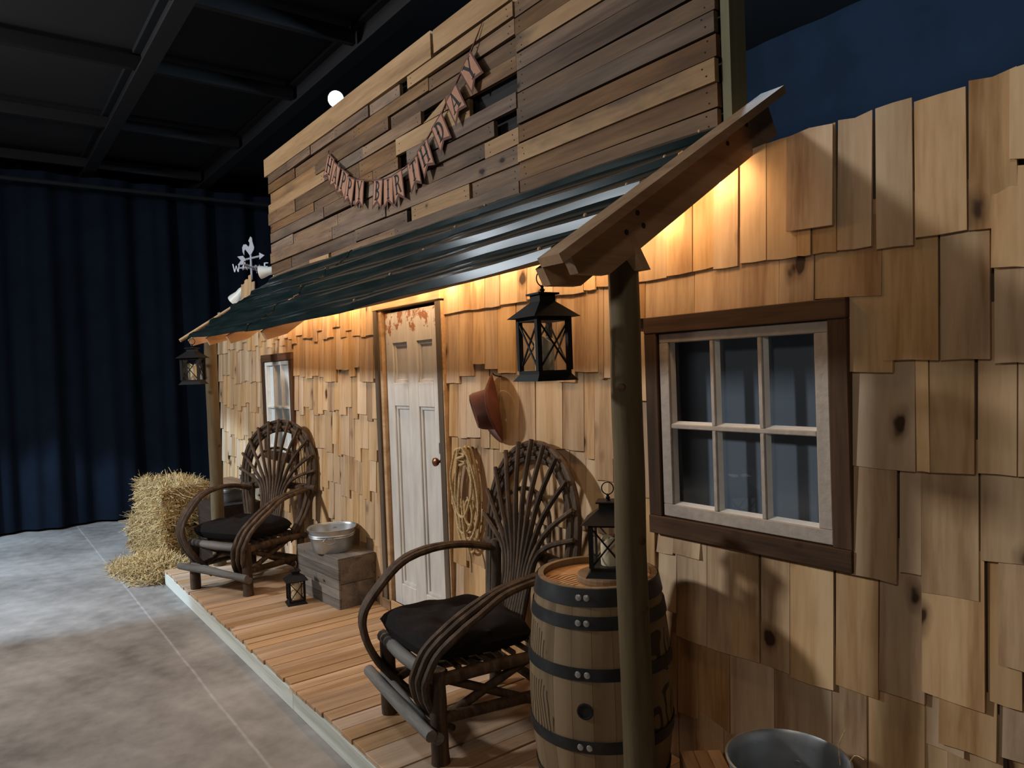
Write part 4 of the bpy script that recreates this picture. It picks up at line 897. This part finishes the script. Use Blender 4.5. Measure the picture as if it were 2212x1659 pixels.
for k in range(7):
    w = rr.uniform(.085, .165); h = rr.uniform(.40, .58) if k else .62; ox = rr.uniform(-.02, .03) + (.02 if k % 2 else -.01); dy = -.008 * k; pts = []
    for i in range(15):
        a = 2 * PI * i / 14; pts.append((ox + w * math.sin(a) * (1 - .45 * (math.cos(a) > 0) * math.cos(a)) + rr.uniform(-.006, .006), dy + .012 * math.sin(a * 2 + k), -h / 2 + h / 2 * math.cos(a) + rr.uniform(-.006, .006)))
    pts[-1] = pts[0]; MB().tube(pts, .0078, 7).build('rope_loop', 'rope', rc, True)
pts = [(.035 * math.sin(i * 1.55), -.055 - .012 * math.cos(i * 1.55), -.10 + .011 * i) for i in range(9)]
MB().tube(pts, .0085, 7).build('rope_wrap', 'rope', rc, True)
MB().tube([(.05, -.05, -.28), (.09, -.05, -.36), (.075, -.05, -.44), (.03, -.055, -.42), (.03, -.055, -.33), (.06, -.05, -.29)], .0078, 7).build('rope_end', 'rope', rc, True)
MB().tube([(-.02, -.05, -.30), (.0, -.05, -.50), (.055, -.05, -.63), (.06, -.05, -.72)], .007, 7).build('rope_end', 'rope', rc, True)
MB().lathe([(.006, 0), (.006, .07), (.009, .072), (.009, .078)], 8, (0, .03, -.004), axis=(0, -1, 0)).build('peg', 'ink', rc)

# ------------------------------------------------------------------ birthday pennants
def R(x0, y0, x1, y1): return [(x0, y0), (x1, y0), (x1, y1), (x0, y1)]
def bow(x, y0, y1, w, t):
    n = 9; cy = (y0 + y1) / 2; ry = (y1 - y0) / 2; o = [(x + w * math.cos(a), cy + ry * math.sin(a)) for a in [-PI / 2 + PI * i / n for i in range(n + 1)]]
    i_ = [(x + (w - t) * math.cos(a), cy + (ry - t * .75) * math.sin(a)) for a in [PI / 2 - PI * i / n for i in range(n + 1)]]
    return o + i_
def stem(x, w=.17, sp=True):
    s = [R(x, 0, x + w, 1), R(x - .07, 0, x + w + .07, .07), R(x - .07, .93, x + w + .07, 1)]
    if sp: s.append([(x - .05, .5), (x + w / 2, .42), (x + w + .05, .5), (x + w / 2, .58)])
    return s
LET = {'I': stem(-.085), 'H': stem(-.33) + stem(.16) + [R(-.2, .45, .2, .54)], 'P': stem(-.27) + [bow(-.1, .42, 1, .36, .16)], 'B': stem(-.27) + [bow(-.1, .48, 1, .32, .15), bow(-.1, 0, .54, .37, .16)],
       'R': stem(-.29) + [bow(-.12, .46, 1, .34, .15), [(-.02, .5), (.12, .5), (.36, .06), (.40, 0), (.20, 0)]], 'D': stem(-.28) + [bow(-.11, 0, 1, .42, .17)],
       'T': stem(-.085, sp=False) + [R(-.36, .9, .36, 1), R(-.36, .76, -.30, 1), R(.30, .76, .36, 1), [(-.14, .5), (0, .42), (.14, .5), (0, .58)]],
       'A': [[(-.36, 0), (-.27, 0), (.0, .9), (-.04, 1)], [(.14, 0), (.34, 0), (.04, 1), (-.07, 1)], R(-.2, .28, .2, .36), R(-.42, 0, -.18, .06), R(.06, 0, .42, .06)],
       'Y': [R(-.085, 0, .085, .5), R(-.18, 0, .18, .07), [(-.38, 1), (-.2, 1), (.08, .5), (-.085, .46)], [(.26, 1), (.36, 1), (.085, .46), (-.02, .5)], R(-.44, .94, -.14, 1), R(.2, .94, .44, 1)],
       'N': [R(-.36, 0, -.24, 1), R(.24, 0, .36, 1), [(-.36, 1), (-.22, 1), (.36, 0), (.22, 0)]], 'E': [R(-.26, 0, -.1, 1), R(-.26, 0, .28, .12), R(-.26, .88, .28, 1), R(-.26, .44, .2, .56)],
       'S': [R(-.26, 0, .26, .13), R(-.26, .87, .26, 1), R(-.26, .44, .26, .57), R(-.26, .5, -.12, 1), R(.12, 0, .26, .5)], 'W': [[(-.48, 1), (-.36, 1), (-.16, 0), (-.28, 0)], [(-.04, .8), (.04, .8), (-.16, 0), (-.26, 0)], [(-.04, .8), (.04, .8), (.26, 0), (.16, 0)], [(.36, 1), (.48, 1), (.28, 0), (.16, 0)]]}
bn = empty('birthday_banner', (-4.5, -.04, 3.1), label='paper pennant banner reading HAPPY BIRTHDAY pinned across the planks', cat='banner')
PC = [('H', -5.465, 3.445), ('A', -5.335, 3.345), ('P', -5.21, 3.262), ('P', -5.085, 3.185), ('Y', -4.935, 3.135), ('B', -4.630, 3.065), ('I', -4.484, 3.045), ('R', -4.325, 3.045), ('T', -4.120, 3.085), ('H', -3.955, 3.145), ('D', -3.775, 3.250), ('A', -3.59, 3.365), ('Y', -3.43, 3.495)]
path = []
for i, (ch, x, z) in enumerate(PC):
    a = PC[max(i - 1, 0)]; b = PC[min(i + 1, len(PC) - 1)]; tx, tz = b[1] - a[1], b[2] - a[2]; an = math.atan2(tz, tx) * .92
    ex = Vector((math.cos(an), 0, math.sin(an))); ez = Vector((-math.sin(an), 0, math.cos(an))); yb = -.005 - .008 * (i % 2); tilt = .02 * math.sin(i * 2.1)
    o = Vector((x + 4.5, yb, z - 3.1)); w, h = .072, .105
    sw = [(-w, h), (w, h), (w, -h), (0, -h + .045), (-w, -h)]; si = [(-w + .011, h - .012), (w - .011, h - .012), (w - .011, -h + .026), (0, -h + .066), (-w + .011, -h + .026)]
    ez2 = (ez + Vector((0, -tilt, 0))).normalized()
    p = MB().prism(sw, o, ex, ez2, .0015).build('pennant', 'paperedge', bn)
    nz_ = ex.cross(ez2).normalized()
    MB().prism(si, o + nz_ * .001, ex, ez2, .0009).build('paper_face', 'paper', p)
    m = MB(); q = o + nz_ * .0019 + ez2 * (-.042)
    for poly in LET[ch]: m.prism([(a_ * .112, b_ * .132) for a_, b_ in poly], q, ex, ez2, .0006)
    m.build('letter', 'ink', p)
    path += [o + ez * (h - .008) - ex * w * .9 + Vector((0, .004, 0)), o + ez * (h - .008) + ex * w * .9 + Vector((0, .004, 0))]
path = [path[0] + Vector((-.02, .012, .03))] + path + [Vector((-3.33 + 4.5, .012, 3.74 - 3.1))]
MB().tube(path, [.006] * (len(path) - 1) + [.002], 6, smooth=2).build('hanging_ribbon', 'string', bn, True)

# ------------------------------------------------------------------ weathervane, lamps on the far wall top
wv = empty('weathervane', (-7.70, .02, 2.84), math.radians(27), 'white metal rooster weathervane standing on the far wall top', 'weathervane')
MB().tube([(0, 0, 0), (0, 0, .28)], .011, 8, smooth=0).build('spindle', 'vane', wv, True)
ro = [(0, 0), (.03, .03), (.075, .09), (.085, .13), (.07, .18), (.055, .23), (.05, .29), (.025, .32), (.005, .29), (-.02, .25), (.0, .22), (.0, .18), (-.02, .15), (-.07, .20), (-.12, .20), (-.145, .15), (-.14, .08), (-.115, .02), (-.11, .09), (-.09, .12), (-.05, .07), (-.02, .03)]
MB().prism([(x * .72, y * .62) for x, y in ro], (0, -.004, .25), (1, 0, 0), (0, 0, 1), -.008).build('rooster', 'vane', wv)
MB().tube([(-.13, 0, .215), (.14, 0, .235)], .011, 8, smooth=0).prism([(0, .035), (.07, 0), (0, -.035)], (.13, -.004, .234), (1, 0, 0), (0, 0, 1), -.008).prism([(0, 0), (-.05, .045), (.03, .045), (.07, 0), (.03, -.045), (-.05, -.045)], (-.13, -.004, .214), (1, 0, 0), (0, 0, 1), -.008).build('arrow', 'vane', wv)
for k, ch in enumerate('ENWS'):
    a = math.radians(20) + k * PI / 2; d = Vector((math.cos(a), math.sin(a), 0)); L_ = .13
    arm = MB().tube([(0, 0, .13), d * L_ + Vector((0, 0, .13))], .008, 6, smooth=0).build('direction_arm', 'vane', wv, True)
    for w_ in (.045, .09): MB().lathe([(0, -.028), (.016, 0), (0, .028)], 8, d * w_ + Vector((0, 0, .13))).build('scroll', 'vane', arm)
    m = MB()
    for poly in LET[ch]: m.prism([(x * .085, y * .085 - .042) for x, y in poly], d * (L_ + .03) + Vector((0, 0, .13)), d, (0, 0, 1), .01)
    m.build('compass_letter', 'vane', arm)
def flood(loc, aim, rz, label, lit=False, sc=1.0, grp=None):
    o = empty('flood_lamp', loc, rz, label, 'lamp', grp); q = Vector(aim).normalized(); c = Vector((0, 0, .13 * sc))
    MB().lathe([(0, -.07 * sc), (.03 * sc, -.066 * sc), (.042 * sc, -.03 * sc), (.045 * sc, .02 * sc), (.066 * sc, .085 * sc), (.070 * sc, .11 * sc), (.064 * sc, .112 * sc), (.058 * sc, .10 * sc), (0, .098 * sc)], 24, c, axis=q).build('lamp_head', 'white' if not lit else 'black', o, True)
    if lit: MB().lathe([(.062 * sc, 0), (0, .002)], 24, c + q * .1135 * sc, axis=q).build('lamp_face', 'led', o)
    MB().tube([(0, .02, 0), (0, .03, .05 * sc), c - q * .05 * sc], .010 * sc, 8).build('swivel_arm', 'white' if not lit else 'black', o, True)
    MB().lathe([(.05 * sc, 0), (.05 * sc, .012), (.03 * sc, .03 * sc), (0, .032 * sc)], 16, (0, .02, -.005)).build('mount_plate', 'white' if not lit else 'black', o, True)
    return o
flood((-7.15, .03, 2.745), (-.6, -.75, -.12), 0, 'white flood lamp head beside the false front edge', sc=.92)
flood((-8.10, .02, 2.60), (-.75, -.45, -.75), 0, 'white flood lamp head tilted down left of the weathervane', sc=1.1)
tag(empty('x'), None) if False else None
fl2 = flood((-5.53, .10, 3.90), (.75, -.62, -.28), 0, 'bright lit spotlight clamped above the plank front', True, 1.0)
MB().tube([(-.02, .03, .10), (-.18, .05, .09), (-.22, .05, .13), (-.25, .05, .22)], .008, 6).build('bracket_rod', 'wire', fl2, True)

# ------------------------------------------------------------------ straw
def strands(m, n, samp, rnd, L=(.05, .14), w=.0028):
    for _ in range(n):
        p, nrm_ = samp(rnd); d = Vector((rnd.gauss(0, 1), rnd.gauss(0, 1), rnd.gauss(0, .8))); d = (d - nrm_ * d.dot(nrm_) * rnd.uniform(.2, .9)).normalized(); l = rnd.uniform(*L)
        sd = d.cross(nrm_).normalized() * w * rnd.uniform(.6, 1.3); up = nrm_ * .004
        a = p - d * l * .4; b = p + d * l * .2 + up; c = p + d * l * .6 + up * rnd.uniform(-1, 5)
        m.add([a - sd, a + sd, b + sd, b - sd, c + sd * .5, c - sd * .5], [(0, 1, 2, 3), (3, 2, 4, 5)])
def bale(loc, rz, dim, label, seed, hidden=False):
    o = empty('straw_bale', loc, rz, label, 'straw bale', 'straw bales stacked at the far end'); rnd = random.Random(seed); X, Y, Z = dim
    bm = bmesh.new(); bmesh.ops.create_cube(bm, size=1); bmesh.ops.subdivide_edges(bm, edges=bm.edges[:], cuts=9, use_grid_fill=True)
    vs = []
    for v in bm.verts:
        p = v.co; k = (abs(p.x * 2) ** 8 + abs(p.y * 2) ** 8 + abs(p.z * 2) ** 8) ** (-1 / 8); k = min(k, 1); q = Vector((p.x * X * k, p.y * Y * k, (p.z * k + .5) * Z)); q += Vector((rnd.gauss(0, .006), rnd.gauss(0, .006), rnd.gauss(0, .005) if q.z > .02 else 0)); vs.append(q)
    bm.verts.index_update(); MB().add(vs, [[v.index for v in f.verts] for f in bm.faces]).build('packed_core', 'strawcore', o, True); bm.free()
    m = MB()
    def samp(r):
        f = r.random(); u, v = r.uniform(-.5, .5), r.uniform(0, 1)
        if f < .3: return Vector((u * X, -Y / 2, v * Z)), Vector((0, -1, 0))
        if f < .42: return Vector((X / 2, u * Y, v * Z)), Vector((1, 0, 0))
        if f < .60: return Vector((-X / 2, u * Y, v * Z)), Vector((-1, 0, 0))
        if f < .68: return Vector((u * X, Y / 2, v * Z)), Vector((0, 1, 0))
        return Vector((u * X, (v - .5) * Y, Z)), Vector((0, 0, 1))
    strands(m, 3800, samp, rnd, (.06, .20), .0034); s = m.build('straw_strands', 'straw', o, fix=False); s['kind'] = 'stuff'
    for xx in (-X * .22, X * .22):
        MB().tube([(xx, -Y / 2 - .004, 0), (xx, -Y / 2 - .006, Z), (xx, Y / 2 + .004, Z + .003), (xx, Y / 2 + .004, 0)], .003, 5, smooth=0).build('twine', 'rope', o)
    return o
bale((-8.35, -.74, 0), math.radians(10), (1.0, .46, .38), 'shaggy golden straw bale on the floor, the lower of the stacked pair', 31)
bale((-8.27, -.72, .385), math.radians(4), (.98, .45, .38), 'shaggy golden straw bale on top of the stacked pair', 32)
m = MB(); rnd = random.Random(77)
def heap(r):
    while True:
        u, v = r.gauss(0, .38), r.gauss(0, .17); q = (u / .8) ** 2 + (v / .36) ** 2
        if q < 1: break
    h = .16 * (1 - q) ** 1.3 * r.uniform(.3, 1) * (1 + .6 * u); x = -7.68 + u * 1.0 - v * .1; y = -1.03 + v * 1.0 + u * .12
    if x > -7.12: x = -7.12 - r.uniform(0, .25)
    return Vector((x, y, max(.004, h))), Vector((r.gauss(0, .25), r.gauss(0, .25), 1)).normalized()
strands(m, 4200, heap, rnd, (.07, .22), .0032); ls = m.build('loose_straw', 'straw', fix=False); tag(ls, 'loose straw spread on the concrete at the deck end', 'straw', kind='stuff')
